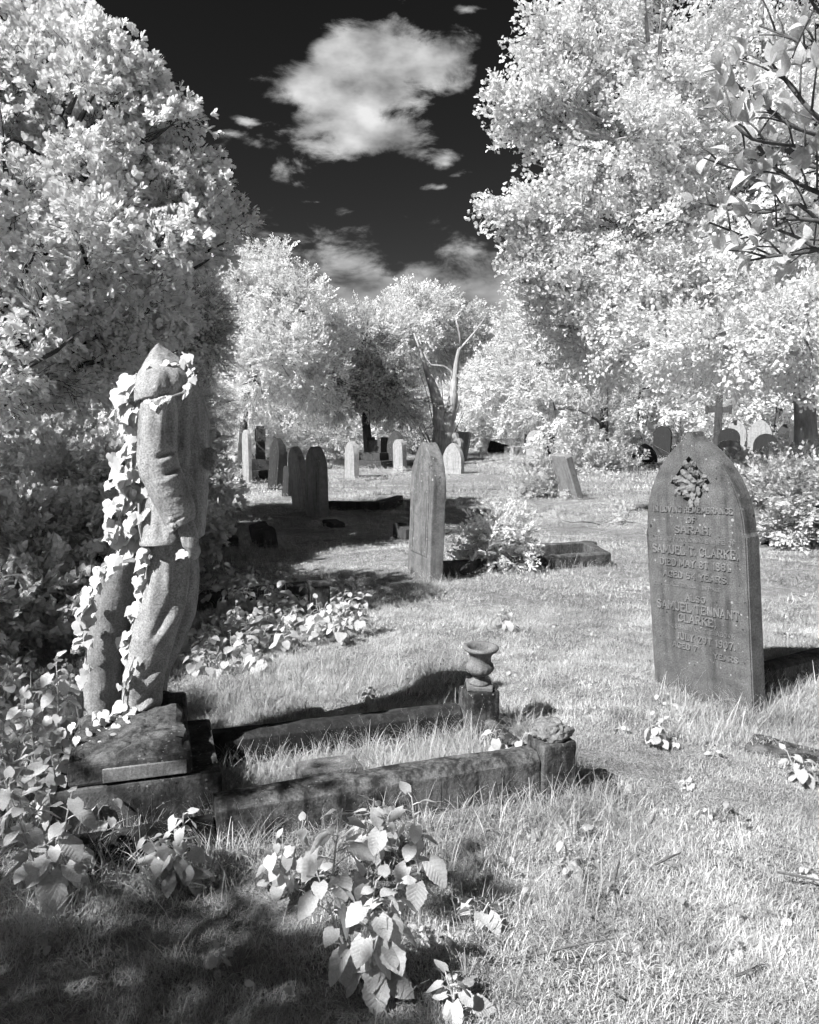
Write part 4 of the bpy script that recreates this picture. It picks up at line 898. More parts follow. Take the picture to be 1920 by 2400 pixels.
def garment(name, spec, folds=(), m=60, n=72, p=2.1, mat='statue_stone', rough=1.0, undercut=True):
    """a carved piece lofted through (left x, left y, right x, right y, half depth, depth offset) sections, cut by folds"""
    rows = catmull(spec, m); mb = MB(); rings = []
    for lx, ly, rx, ry_, hd, yc in rows:
        a, b = S(lx, ly, yc), S(rx, ry_, yc); c, u = (a + b) / 2, (b - a) / 2; g = []
        for k in range(n):
            t = 2 * math.pi * k / n; ct, st = math.cos(t), math.sin(t)
            g.append(c + u * math.copysign(abs(ct) ** (2 / p), ct) + Vector((0, hd * math.copysign(abs(st) ** (2 / p), st), 0)))
        rings.append(g)
    if undercut:      # the lower edge is cut back under, so it throws a shadow
        e = rings[-1]; c = sum(e, Vector()) / n; up = (rings[-4][0] - rings[-1][0]).length
        ax = (sum(rings[-3], Vector()) / n - c).normalized()
        rings += [[c + (q - c) * .975 - ax * .004 for q in e], [c + (q - c) * .90 + ax * .002 for q in e], [c + (q - c) * .84 + ax * .03 for q in e]]
    mb.loft([[tuple(q) for q in g] for g in rings]); me = mesh(name, mb.v, mb.f, mat, True)
    b_ = bmesh.new(); b_.from_mesh(me); bmesh.ops.recalc_face_normals(b_, faces=b_.faces); b_.to_mesh(me); b_.free()
    nv = len(me.vertices); co = np.empty(nv * 3, np.float32); me.vertices.foreach_get('co', co); co = co.reshape(-1, 3); no = np.empty(nv * 3, np.float32); me.vertices.foreach_get('normal', no); no = no.reshape(-1, 3)
    ux, uy = proj(co); front = np.clip(-no[:, 1] * 1.6 + .55, 0, 1); D = np.zeros(nv, np.float32)
    for (x0, y0, x1, y1, wpx, dep) in folds:
        dx, dy = x1 - x0, y1 - y0; t = np.clip(((ux - x0) * dx + (uy - y0) * dy) / (dx * dx + dy * dy), 0, 1)
        d = np.hypot(ux - x0 - t * dx, uy - y0 - t * dy); D += dep * np.exp(-(d / wpx) ** 2) * np.sin(np.pi * (.1 + .8 * t)) ** .6 * front
    for i in range(nv):
        q = Vector(co[i]); D[i] += rough * (.0030 * mnoise.noise(q * 8) + .0020 * mnoise.noise(q * 26) + .0014 * mnoise.noise(q * 60))
    co = co + no * D[:, None] - np.array(SO, np.float32); me.vertices.foreach_set('co', co.ravel()); me.update()
    return link(name, me, stat)
garment('neck', [(373, 804, 375, 804, .006, .02), (366, 811, 382, 811, .03, .02), (355, 826, 402, 824, .062, .02), (345, 844, 423, 840, .09, .02), (338, 858, 436, 854, .12, .02), (336, 870, 442, 868, .14, .02)], [(360, 825, 385, 850, 6, .006), (400, 830, 420, 850, 5, -.006)], 26, 60, 2.0, undercut=False)
garment('shoulder_cape', [(343, 859, 438, 857, .125, .0), (335, 872, 447, 869, .165, -.01), (331, 890, 452, 884, .20, -.022), (329, 910, 452, 900, .222, -.032), (330, 930, 446, 914, .236, -.038), (334, 946, 436, 926, .240, -.04)], [(372, 875, 362, 930, 8, .008), (398, 872, 402, 912, 6, -.010), (415, 870, 424, 905, 5, .007), (350, 880, 345, 920, 6, -.006)], 34)
garment('coat', [(338, 872, 446, 868, .13, .03), (334, 900, 460, 895, .155, .04), (334, 930, 472, 925, .165, .045), (335, 965, 482, 962, .165, .05), (337, 1005, 489, 1002, .16, .05), (338, 1050, 491, 1048, .155, .045), (339, 1100, 487, 1098, .158, .035), (339, 1150, 484, 1148, .17, .02), (338, 1195, 481, 1192, .185, .005), (337, 1235, 478, 1228, .197, -.005), (336, 1258, 475, 1248, .204, -.01), (336, 1268, 474, 1257, .206, -.01)],
        [(428, 920, 420, 1050, 5, -.016), (440, 915, 436, 1080, 6, .012), (450, 925, 448, 1110, 5, -.012), (462, 930, 460, 1130, 6, .010), (472, 950, 470, 1120, 4, -.008), (444, 1140, 452, 1230, 5, -.012), (456, 1135, 462, 1240, 5, .010), (466, 1140, 468, 1245, 4, -.008), (436, 1143, 464, 1145, 2.0, -.007), (348, 1160, 346, 1262, 6, -.009), (360, 1185, 364, 1262, 6, .008), (376, 1215, 382, 1264, 5, -.009), (480, 960, 478, 1130, 4, .006)], 96, 84)
garment('sleeve', [(344, 922, 404, 915, .07, -.155), (334, 945, 410, 938, .082, -.195), (329, 975, 413, 968, .086, -.21), (326, 1010, 414, 1006, .088, -.222), (324, 1050, 413, 1050, .088, -.23), (324, 1085, 415, 1078, .089, -.236), (330, 1112, 421, 1098, .088, -.24), (342, 1140, 430, 1118, .085, -.238), (356, 1168, 440, 1143, .080, -.234), (370, 1196, 449, 1168, .076, -.228), (384, 1222, 455, 1190, .074, -.222), (394, 1242, 456, 1206, .075, -.218), (399, 1251, 454, 1215, .075, -.216)],
        [(372, 1072, 412, 1056, 5, -.024), (370, 1088, 404, 1074, 7, .008), (392, 1110, 423, 1094, 6, -.026), (384, 1130, 420, 1114, 8, .007), (396, 965, 392, 1050, 8, -.014), (380, 950, 376, 1040, 10, .008), (350, 960, 344, 1060, 10, .005), (402, 1168, 434, 1152, 6, -.006), (389, 1233, 452, 1199, 2.2, -.006), (346, 1100, 366, 1140, 6, -.006)], 96, 64)
garment('far_sleeve', [(380, 900, 430, 895, .07, .14), (378, 960, 436, 955, .075, .2), (384, 1030, 446, 1020, .075, .21), (400, 1075, 462, 1050, .07, .19), (430, 1098, 478, 1066, .06, .11), (452, 1104, 492, 1072, .052, .03)], [], 40, 40)
garment('trouser_leg', [(362, 1236, 462, 1232, .10, .085), (368, 1290, 463, 1285, .105, .09), (372, 1345, 465, 1335, .10, .09), (370, 1400, 464, 1388, .098, .09), (356, 1450, 457, 1440, .095, .09), (338, 1500, 436, 1492, .09, .09), (324, 1550, 412, 1544, .085, .09), (316, 1600, 394, 1592, .083, .09), (314, 1652, 386, 1646, .084, .09)], [(446, 1300, 452, 1390, 6, .010), (436, 1300, 440, 1370, 5, -.012), (452, 1420, 410, 1520, 7, .010), (440, 1430, 398, 1520, 6, -.012)], 64, 56)
garment('trouser_leg', [(356, 1240, 450, 1236, .10, -.03), (354, 1285, 447, 1280, .102, -.035), (346, 1330, 444, 1322, .103, -.04), (335, 1375, 440, 1365, .105, -.05), (325, 1420, 434, 1410, .106, -.055), (315, 1465, 424, 1456, .104, -.06), (305, 1510, 408, 1504, .100, -.065), (297, 1555, 393, 1548, .097, -.07), (292, 1600, 383, 1592, .095, -.07), (291, 1640, 379, 1628, .096, -.07), (297, 1672, 378, 1650, .098, -.072), (304, 1690, 374, 1660, .097, -.074)],
        [(410, 1280, 412, 1372, 5, -.014), (424, 1285, 430, 1360, 6, .009), (396, 1285, 392, 1390, 8, .008), (402, 1410, 362, 1492, 8, -.018), (432, 1412, 368, 1508, 9, .016), (438, 1440, 392, 1520, 6, -.014), (372, 1320, 350, 1440, 9, .008), (352, 1340, 330, 1425, 6, -.010), (388, 1560, 348, 1606, 5, .014), (384, 1544, 340, 1590, 5, -.014), (370, 1612, 320, 1656, 5, -.012), (368, 1634, 324, 1672, 5, .012), (332, 1550, 312, 1630, 7, .007)], 96, 64)
def carved(name, chains, voxel=.0045):
    mb = MB()
    for pts, rad in chains: mb.tube([S(*p) for p in pts], list(rad), 12)
    me = mesh('w', mb.v, mb.f, 'statue_stone'); b_ = bmesh.new(); b_.from_mesh(me); bmesh.ops.recalc_face_normals(b_, faces=b_.faces); b_.to_mesh(me); b_.free()
    me = evaluated(me, [('REMESH', {'mode': 'VOXEL', 'voxel_size': voxel}), ('SMOOTH', {'factor': .5, 'iterations': 2})])
    for v in me.vertices: v.co = v.co - SO
    me.polygons.foreach_set('use_smooth', [True] * len(me.polygons)); return link(name, me, stat)
carved('hand', [([(430, 1216, -.215), (440, 1245, -.225), (448, 1272, -.23)], (.036, .038, .032))] + [([(445 + dx * .7, 1262, dy), (453 + dx, 1282, dy - .004), (456 + dx * .9, 1299 - abs(i - 1.5) * 2, dy + .006), (451 + dx * .7, 1312 - abs(i - 1.5) * 3, dy + .020)], (.0140, .0135, .0120, .0095)) for i, (dx, dy) in enumerate(((-8, -.256), (-2, -.25), (4, -.238), (9, -.222)))] + [([(433, 1244, -.25), (431, 1262, -.262), (435, 1279, -.262), (441, 1288, -.255)], (.014, .0135, .012, .0095))])
carved('hand', [([(466, 1088, .05), (486, 1076, .0)], (.042, .036))] + [([(px - 14, py + 3, dy + .01), (px + 4, py - 2, dy - .015), (px + 13, py + 3, dy - .02), (px + 10, py + 12, dy - .03)], (.014, .0145, .0135, .0105)) for px, py, dy in ((489, 1058, -.01), (492, 1070, -.015), (491, 1081, -.012), (487, 1091, -.005))])
for (px, py) in ((402, 1216), (407, 1232)):
    c = S(px, py, -.292); rock('cuff_button', c, (.0125, .009, .0125), 1.1, 'statue_stone', stat, SO, 2)
mb = MB(); mb.loft([ring_h(py, xl, xr, ry, .05, 32, 2.2) for py, xl, xr, ry in ((1712, 192, 305, .16), (1690, 197, 298, .145), (1640, 199, 290, .13), (1590, 201, 291, .125), (1544, 205, 295, .12), (1490, 211, 305, .118), (1450, 216, 313, .115), (1390, 228, 319, .112), (1345, 237, 323, .108), (1320, 242, 324, .105), (1314, 248, 321, .098))])
me = mesh('w', mb.v, mb.f, 'stump_stone'); me = evaluated(me, [('REMESH', {'mode': 'VOXEL', 'voxel_size': .010}), ('SMOOTH', {'factor': .5, 'iterations': 2})])
for v in me.vertices: p = v.co; v.co = v.co + v.normal * (.006 * mnoise.noise(Vector((p.x * 14, p.y * 14, p.z * 3))) + .004 * mnoise.noise(p * 25)) - SO
me.polygons.foreach_set('use_smooth', [True] * len(me.polygons)); link('carved_stump', me, stat)
# shoe of the farther foot, broken across the toe
mb = MB(); mb.loft([[S(px, py, dy) for px, py, dy in r] for r in ([(352, 1640, .02), (352, 1690, .02), (352, 1690, .16), (352, 1640, .16)], [(384, 1618, .03), (384, 1674, .03), (384, 1674, .15), (384, 1618, .15)], [(400, 1624, .025), (402, 1678, .025), (402, 1678, .15), (400, 1624, .15)], [(436, 1622, .035), (441, 1682, .035), (441, 1682, .14), (436, 1622, .14)])])
mb.v = [tuple(Vector(p) - SO) for p in mb.v]; link('shoe', bevelled_rough(mb, .016, .004, 2, .02, 'plinth_stone'), stat)
# plinth: a rough upper block with the carved rockwork, a smooth front panel and a wider base block
BR = at(519, 1809, .2); BRb = at(491, 1681, .2); bdir = (BRb - BR).normalized(); bx = Vector((bdir.y, -bdir.x, 0))
def bp(u, v, z): return tuple(BR + bx * u + bdir * v + Vector((0, 0, z - .2)) - SO)
def bblock(name, u0, u1, v0, v1, z0, z1, mat, w_=.015, amp=.004, sub=.03, top=0.0):
    mb = MB(); mb.add([bp(u0, v0, z0), bp(u1, v0, z0), bp(u1, v1, z0), bp(u0, v1, z0), bp(u0 + top, v0 + top, z1), bp(u1 - top, v0 + top, z1), bp(u1 - top, v1 - top, z1), bp(u0 + top, v1 - top, z1)], [(3, 2, 1, 0), (4, 5, 6, 7), (0, 1, 5, 4), (1, 2, 6, 5), (2, 3, 7, 6), (3, 0, 4, 7)])
    return link(name, bevelled_rough(mb, w_, amp, u0 * 5, sub, mat), stat)
bblock('base_block', -.60, 0, 0, .60, -.15, .20, 'plinth_stone')
up = bblock('upper_block', -.54, -.105, .012, .52, .203, .285, 'plinth_stone', .012, .003)
bblock('carved_panel', -.42, -.125, .004, .03, .21, .262, 'stump_stone', .003, .0006, .03)
mb = MB(); mb.add([bp(-.54, .02, .282), bp(-.11, .02, .282), bp(-.11, .50, .282), bp(-.54, .50, .282), bp(-.48, .14, .305), bp(-.16, .12, .315), bp(-.14, .42, .35), bp(-.50, .44, .33)], [(3, 2, 1, 0), (4, 5, 6, 7), (0, 1, 5, 4), (1, 2, 6, 5), (2, 3, 7, 6), (3, 0, 4, 7)])
link('rockwork', bevelled_rough(mb, .03, .022, 9, .022, 'plinth_stone'), stat)

# ------------------------------------------------------------------ leaves as parts
def leafset(key, mat, fn, n):
    return [mesh(key, *fn(i), mat, True) for i in range(n)]
IVY = leafset('ivy', 'ivy_leaf', lambda i: leaf_ivy(.052, (-.08, 0, .06, .1)[i]), 4)
HEART = leafset('heart', 'big_leaf', lambda i: leaf_heart(1.0, .86, i), 6)
OVAL = leafset('oval', 'magnolia_leaf', lambda i: leaf_oval(1.0, .44 + .05 * i, 7, (.25, .5, .15, .7)[i], (.2, .45, -.15, .6)[i]), 4)
DEAD = leafset('dead', 'dead_leaf', lambda i: leaf_heart(1.0, .7, 20 + i, .02), 3)
def put_leaf(root, me, loc, az, pitch, roll, s, name='leaf'):
    o = link(name, me, root); o.location = Vector(loc) - root.location; o.rotation_euler = (roll, -pitch, az); o.scale = (s, s, s); return o
SUN3 = sv
def facing(nrm, rr, spread=.5):
    """azimuth/pitch/roll for a leaf whose blade normal is about nrm and whose tip hangs down"""
    n_ = (Vector(nrm) + Vector((rr.uniform(-1, 1), rr.uniform(-1, 1), rr.uniform(-1, 1))) * spread).normalized()
    tip = Vector((rr.uniform(-.6, .6), rr.uniform(-.6, .6), -1)); x = (tip - n_ * tip.dot(n_)).normalized(); y = n_.cross(x)
    return Matrix((x, y, n_)).transposed().to_euler()
def ivy_vine(label, strands, seed, mat='ivy_leaf'):
    rr = random.Random(seed); p0 = S(*strands[0][0][0]) if len(strands[0][0][0]) == 3 else Vector(strands[0][0][0])
    root = thing('ivy_vine', label, 'ivy', p0); cnt = 0
    for pts, n, spread, size in strands:
        P = [S(*p) for p in pts]
        mb = MB(); mb.tube([p + Vector((rr.uniform(-.008, .008), 0, rr.uniform(-.008, .008))) for p in P], .004, 5); mb.build('stem', 'stem_green', root, p0)
        for k in range(n):
            s = rr.random() * (len(P) - 1); i = min(int(s), len(P) - 2); q = P[i].lerp(P[i + 1], s - i) + Vector((rr.gauss(0, spread), rr.gauss(0, spread * .6) - .012, rr.gauss(0, spread)))
            o = link('leaf', IVY[rr.randrange(4)], root); o.location = q - p0; o.rotation_euler = facing((-.45, -.75, .35), rr, .55); k_ = size * 1.18 * rr.uniform(.6, 1.25); o.scale = (k_, k_, k_); cnt += 1
    return root
ivy_vine('thick bright ivy trailing down the back of the headless statue', [
    ([(345, 862, -.12), (325, 895, -.14), (312, 925, -.13), (303, 965, -.11), (302, 1010, -.10), (300, 1060, -.09), (298, 1100, -.09), (296, 1140, -.10)], 84, .025, 1.12),
    ([(296, 1130, -.10), (290, 1180, -.11), (278, 1215, -.12), (286, 1245, -.08), (302, 1270, -.06), (312, 1305, -.06)], 62, .030, 1.0),
    ([(322, 1180, -.16), (330, 1240, -.17), (336, 1290, -.15), (340, 1320, -.12), (338, 1345, -.12)], 14, .014, .75),
    ([(333, 1345, -.085), (322, 1400, -.085), (314, 1450, -.09), (307, 1490, -.095), (297, 1530, -.10), (310, 1510, -.10)], 30, .012, .8),
    ([(312, 1540, -.17), (300, 1580, -.17), (290, 1630, -.17), (284, 1680, -.18), (300, 1690, -.2)], 14, .018, .85)], 21)
ivy_vine('thin ivy strand crossing the statue below its broken neck', [
    ([(432, 832, -.06), (445, 838, -.06), (428, 850, -.07), (410, 857, -.09), (388, 857, -.11), (365, 865, -.13), (345, 880, -.15)], 20, .010, .52),
    ([(448, 898, -.10), (440, 908, -.13), (424, 920, -.19), (406, 929, -.25), (385, 934, -.275), (362, 938, -.275), (345, 940, -.25)], 17, .009, .62),
    ([(430, 828, -.04), (440, 845, -.05), (450, 870, -.06), (452, 890, -.09)], 10, .014, .55), ([(338, 870, -.13), (336, 900, -.19), (340, 925, -.23)], 12, .014, .7), ([(438, 1288, -.21), (436, 1294, -.22)], 1, .002, .9)], 22)
ivy_vine('ivy creeping down the left side of the carved stump', [
    ([(300, 1312, -.12), (260, 1316, -.13), (238, 1330, -.13), (232, 1360, -.13), (222, 1390, -.14), (208, 1420, -.14), (196, 1450, -.14), (200, 1490, -.14), (202, 1540, -.14), (196, 1600, -.14)], 34, .014, .85),
    ([(215, 1375, -.14), (200, 1440, -.14)], 10, .02, 1.1)], 23)
ivy_vine('ivy mat spilling over the left corner of the statue plinth', [
    ([(300, 1690, -.22), (262, 1700, -.25), (235, 1725, -.3), (212, 1755, -.33), (190, 1790, -.36), (170, 1830, -.38)], 90, .035, .8),
    ([(240, 1730, -.32), (215, 1780, -.38), (200, 1830, -.4)], 50, .04, .9), ([(165, 1690, -.2), (170, 1740, -.3)], 14, .04, .9)], 24)

# ------------------------------------------------------------------ weeds with large leaves
def weed(label, px, py, h_px, n, size, seed, group=None, stems=1, spread=.05, name='leafy_weed', droop=.45, z=0, frac=.25):
    rr = random.Random(seed); b = at(px, py, z); b.z = float(gz(b.x, b.y)); H = h_px * b.y / F
    root = thing(name, label, 'weed', b, group=group)
    for s in range(stems):
        a = rr.uniform(0, 6.28); lean = rr.uniform(.05, .22) if stems > 1 else rr.uniform(0, .1); hh = H * (1 if s == 0 else rr.uniform(.5, .95))
        top = b + Vector((math.cos(a) * lean * hh + rr.uniform(-spread, spread), math.sin(a) * lean * hh, hh)); path = bez(b + Vector((rr.uniform(-.02, .02), rr.uniform(-.02, .02), -.03)), top, 0, .05, 6, rr)
        mb = MB(); mb.tube(path, [.0048 - .0005 * i for i in range(7)], 5); mb.build('stem', 'stem_green', root, b)
        m = max(4, int(n * 1.7) // stems)
        for k in range(m):
            t = frac + (1 - frac) * (k + rr.uniform(.2, .8)) / m; i = min(int(t * 6), 5); q = path[i].lerp(path[i + 1], t * 6 - i)
            az = k * 2.4 + rr.uniform(-.5, .5); sz = size * 1.12 * (1.12 - .6 * t ** 3) * rr.uniform(.7, 1.25); pl = sz * .55
            e = q + Vector((math.cos(az) * pl, math.sin(az) * pl, pl * .45))
            pb = MB(); pb.tube([q, q.lerp(e, .5) + Vector((0, 0, pl * .06)), e], [.002, .0017, .0012], 3, False)
            pit = -droop + rr.uniform(-.55, .45) if t < .93 else rr.uniform(0, .9)
            o = put_leaf(root, HEART[rr.randrange(6)], e, az + rr.uniform(-.4, .4), pit, rr.uniform(-.45, .45), sz)
            st = pb.build('petiole', 'stem_green', o, None)
            st.matrix_parent_inverse = Matrix.Identity(4); M = o.rotation_euler.to_matrix().to_4x4(); M = Matrix.Translation(o.location) @ M @ Matrix.Scale(sz, 4); Mi = M.inverted()
            for v in st.data.vertices: v.co = Mi @ (v.co - b)
    return root
# foreground weeds, nearest first
W = [('broad-leaved weed at the bottom centre with the largest sunlit leaves', 865, 2350, 330, 40, .062, 4, .10), ('tall single-stemmed weed rising just behind the largest-leaved one', 985, 2180, 330, 9, .060, 1, .02), ('big-leaved weed stem left of the bottom centre clump', 790, 2150, 270, 7, .078, 1, .03),
     ('bright clump of weed leaves before the statue plinth', 420, 2110, 205, 26, .056, 3, .06), ('pale weed clump left of the centre in front of the near kerb', 650, 2120, 190, 22, .045, 3, .09), ('weed with two leafy tops against the dark near kerb', 850, 2020, 150, 16, .062, 2, .1),
     ('drooping big-leaved weed at the left edge below the ivy mat', 110, 2130, 320, 30, .068, 4, .12), ('small drooping weed right of the left-edge clump', 170, 2100, 120, 6, .06, 1, .05), ('small weed in the shaded grass right of the bottom centre clump', 1120, 2180, 75, 7, .05, 2, .06),
     ('little weed in front of the broken-topped post', 1330, 2060, 110, 11, .036, 2, .04), ('weed cut by the bottom edge right of centre', 1080, 2400, 100, 9, .05, 2, .06), ('leafy weed growing up against the foot of the urn plot', 1190, 1800, 105, 20, .05, 3, .08), ('low weed beneath that one in the plot corner', 1200, 1830, 60, 10, .035, 2, .08),
     ('round-leaved weed in the open grass left of the lettered stone', 1540, 1745, 85, 22, .04, 4, .1), ('weed on the flat slab at the right edge', 1890, 1830, 85, 14, .045, 3, .09), ('weed sprigs against the foot of the lettered stone', 1575, 1665, 45, 10, .03, 3, .07), ('upright weed at the left edge beside the stump', 130, 1830, 320, 15, .062, 1, .03), ('weed beside the stump rising from the ivy', 205, 1760, 220, 12, .055, 2, .06),
     ('leaf-crowded weed hiding the plinth corner at the left', 150, 1960, 260, 26, .065, 4, .12), ('weed sprawling at the left edge below the thicket', 40, 1840, 230, 24, .06, 4, .12), ('dark-stemmed weed before the plinth base block', 250, 1960, 150, 14, .045, 3, .1), ('tall weed before the left plinth corner', 60, 1900, 260, 20, .058, 3, .1), ('weed clump at the far left edge in half light', 20, 1990, 240, 18, .06, 3, .1), ('small weed at the left edge in the bottom grass', 130, 2240, 70, 6, .03, 2, .05), ('tiny weed in the dark bottom grass', 500, 2300, 70, 6, .03, 1, .03),
     ('three-leaved weed sprout above the near kerb end', 1255, 1960, 60, 6, .035, 2, .04), ('bright sprig in the grass behind the far kerb', 855, 1655, 45, 10, .03, 2, .06), ('leafy sprout just in front of the streaked gravestone', 1000, 1400, 30, 12, .035, 3, .1), ('weed tuft in the mid grass behind the urn', 1190, 1490, 70, 16, .04, 3, .12)]
for i, (lab, px, py, h, n, sz, st, spd) in enumerate(W): weed(lab, px, py, h, n, sz, 300 + i, None, st, spd)
rr = random.Random(5)
# taller lit sprigs beside the dark post, then the shaded bed of weeds behind the statue
for (lab, px, py, h, n, sz) in (('sunlit weed right of the dark post behind the statue', 850, 1500, 105, 18, .055), ('sunlit weed left of the dark post', 760, 1480, 60, 10, .05), ('weed rising behind the dark post', 755, 1400, 90, 9, .055), ('bright weed in the shade left of the dark post', 705, 1400, 60, 12, .05), ('pale weed tallest in the shaded bed by the statue', 640, 1390, 75, 9, .055)):
    weed(lab, px, py, h, n, sz, int(px), None, 2, .08)
for k in range(95):
    px, py = rr.uniform(440, 800), rr.uniform(1375, 1590)
    if py > 1560 - (px - 455) * .12 and px > 600: py -= 60
    weed('weed of the shaded leafy bed behind the headless statue', px, py, rr.uniform(45, 80) * (2850 / (py - 1000)) ** 0 , rr.randint(7, 11), .06, 500 + k, 'weeds of the shaded bed behind the statue', 2, .06)
for k in range(44):
    px, py = rr.uniform(-30, 400), rr.uniform(1480, 1800)
    weed('weed of the dim undergrowth left of the carved stump', px, py, rr.uniform(70, 120), rr.randint(8, 12), .055, 620 + k, 'weeds of the dim undergrowth left of the stump', 2, .07)

# ------------------------------------------------------------------ shrubs and ivy masses
def shrub(name, label, base, lobes, key, n, seed, scl=(.7, 1.1), cat='shrub', gap=.25, gfreq=2.5, nbr=14, shell=.4, br=.012, limbs=[]):
    return tree(name, label, base, [], .02, lobes, limbs, key, n, seed, bk='twig_bark', scl=scl, gap=gap, gfreq=gfreq, nbr=nbr, shell=shell, cat=cat, branch_r=br)
b = at(1160, 1335)
shrub('white_leaved_shrub', 'bright low shrub growing out of the kerb beside the streaked gravestone', b, [lobe(1150, 1295, b.y, 42, 28), lobe(1185, 1300, b.y, 36, 24), lobe(1125, 1305, b.y - .1, 28, 18), lobe(1160, 1255, b.y, 30, 40), lobe(1195, 1270, b.y, 24, 24)], 'small', 170, 31, (.42, .72), gap=0)
b = at(1285, 1165)
shrub('ivy_mass', 'mound of ivy smothering the left of the leaning pale headstone', b, [lobe(1262, 1125, b.y, 32, 34, .4), lobe(1245, 1148, b.y - .2, 28, 18, .4), lobe(1290, 1156, b.y - .3, 30, 10, .3), lobe(1282, 1080, b.y, 16, 20, .3)], 'bramble', 210, 32, (.45, .75), cat='ivy', gap=0)
b = at(1420, 1110)
shrub('bramble_bush', 'loose bramble bush with dark hollow right of the leaning headstone', b, [lobe(1400, 1020, b.y, 65, 70, 1.2), lobe(1360, 1060, b.y - .5, 50, 45, .8), lobe(1445, 1070, b.y - .5, 40, 40, .8), lobe(1420, 1095, b.y - 1.2, 70, 16, .6), lobe(1480, 1105, b.y - 1.2, 35, 12, .5)], 'bramble', 420, 33, (1.0, 1.6), gap=.42, gfreq=1.3)
b = at(1840, 1270)
shrub('bramble_thicket', 'dense bright bramble thicket at the right edge beyond the lettered stone', b, [lobe(1840, 1180, b.y, 90, 65, .9), lobe(1920, 1170, b.y, 90, 85, .9), lobe(1790, 1150, b.y + 1.4, 50, 50, .8), lobe(1900, 1230, b.y - .4, 80, 40, .6), lobe(1960, 1200, b.y - .3, 90, 80, .8)], 'bramble', 950, 34, (.7, 1.1), gap=.05)
b = at(1600, 1215)
shrub('low_bramble', 'thin low bramble in the grass left of the lettered stone', at(1430, 1230), [lobe(1400, 1240, 12, 60, 9, .5), lobe(1480, 1225, 12.4, 50, 12, .4), lobe(1340, 1225, 12.4, 40, 6, .4)], 'bramble', 60, 35, (.5, .8), gap=0)
# dim thicket at the left behind the stump
b = Vector((-2.9, 6.6, 0))
shrub('ivy_thicket', 'dim ivy thicket filling the left behind the statue and stump', b, [lobe(60, 1290, 6.3, 130, 100, .8), lobe(230, 1300, 6.6, 120, 100, .7), lobe(400, 1180, 8.4, 110, 95, .8), lobe(120, 1150, 7.6, 170, 110, .9), lobe(300, 1120, 8.2, 120, 100, .8), lobe(0, 1420, 5.4, 130, 80, .6), lobe(150, 1450, 5.6, 130, 60, .5), lobe(430, 1080, 10.5, 50, 90, .7), lobe(410, 1240, 8, 50, 50, .5)],
      'ivyspray', 2500, 36, (.5, .85), cat='ivy', gap=.22, gfreq=1.8, nbr=60)
b = at(500, 1130)
shrub('holly_bush', 'grey-leaved bush right behind the statue at the head of the left row', b, [lobe(475, 1040, b.y, 35, 70, .9), lobe(485, 960, b.y + 1, 35, 50, .9), lobe(460, 930, b.y + .5, 40, 60, .9), lobe(505, 1090, b.y + 1, 20, 25, .5)], 'dull', 420, 37, (.9, 1.4), gap=.2, gfreq=1.2)
b = at(600, 1085)
shrub('sunlit_bush', 'sunlit bush behind the dark cross of the left row', b, [lobe(585, 1010, b.y + 2, 50, 60, 1.2), lobe(660, 1000, b.y + 3, 50, 50, 1.2), lobe(720, 1040, b.y + 4, 40, 35, 1.0), lobe(545, 1060, b.y, 30, 35, 1), lobe(550, 980, b.y + 1, 40, 60, 1)], 'small', 520, 38, (1.0, 1.6), gap=.15, gfreq=.9)
b = at(905, 1062)
shrub('pale_bush', 'small round pale bush in the far sunlit gap between trunks', b, [lobe(905, 1030, b.y + 4, 30, 18), lobe(895, 1000, b.y + 12, 45, 30)], 'small', 130, 39, (2, 3), gap=0)
b = at(1115, 1060)
shrub('climber_post', 'slender ivy-wrapped stump shining white near the far tombs', b, [lobe(1128, 1010, b.y, 11, 32), lobe(1120, 1040, b.y, 12, 14)], 'bramble', 80, 40, (1.4, 2.2), gap=0)
b = at(1600, 1085)
shrub('undergrowth', 'bright undergrowth below the right tree behind the row of stones', b, [lobe(1600, 970, b.y + 16, 120, 60, 2), lobe(1420, 960, b.y + 14, 110, 60, 2), lobe(1760, 960, b.y + 15, 120, 60, 2), lobe(1900, 960, b.y + 14, 100, 70, 2), lobe(1320, 990, b.y + 13, 60, 50, 1.5)], 'small', 700, 41, (1.6, 2.6), gap=.2, gfreq=.7)
b = at(780, 1085)
shrub('shaded_bush', 'shaded bush behind the tall pale stone under the trees', b, [lobe(780, 1030, b.y + 3, 60, 50, 1.5), lobe(860, 1010, b.y + 9, 60, 40, 1.5), lobe(960, 1020, b.y + 10, 60, 45, 1.5)], 'dull', 420, 42, (1.8, 2.8), gap=.2, gfreq=.8)

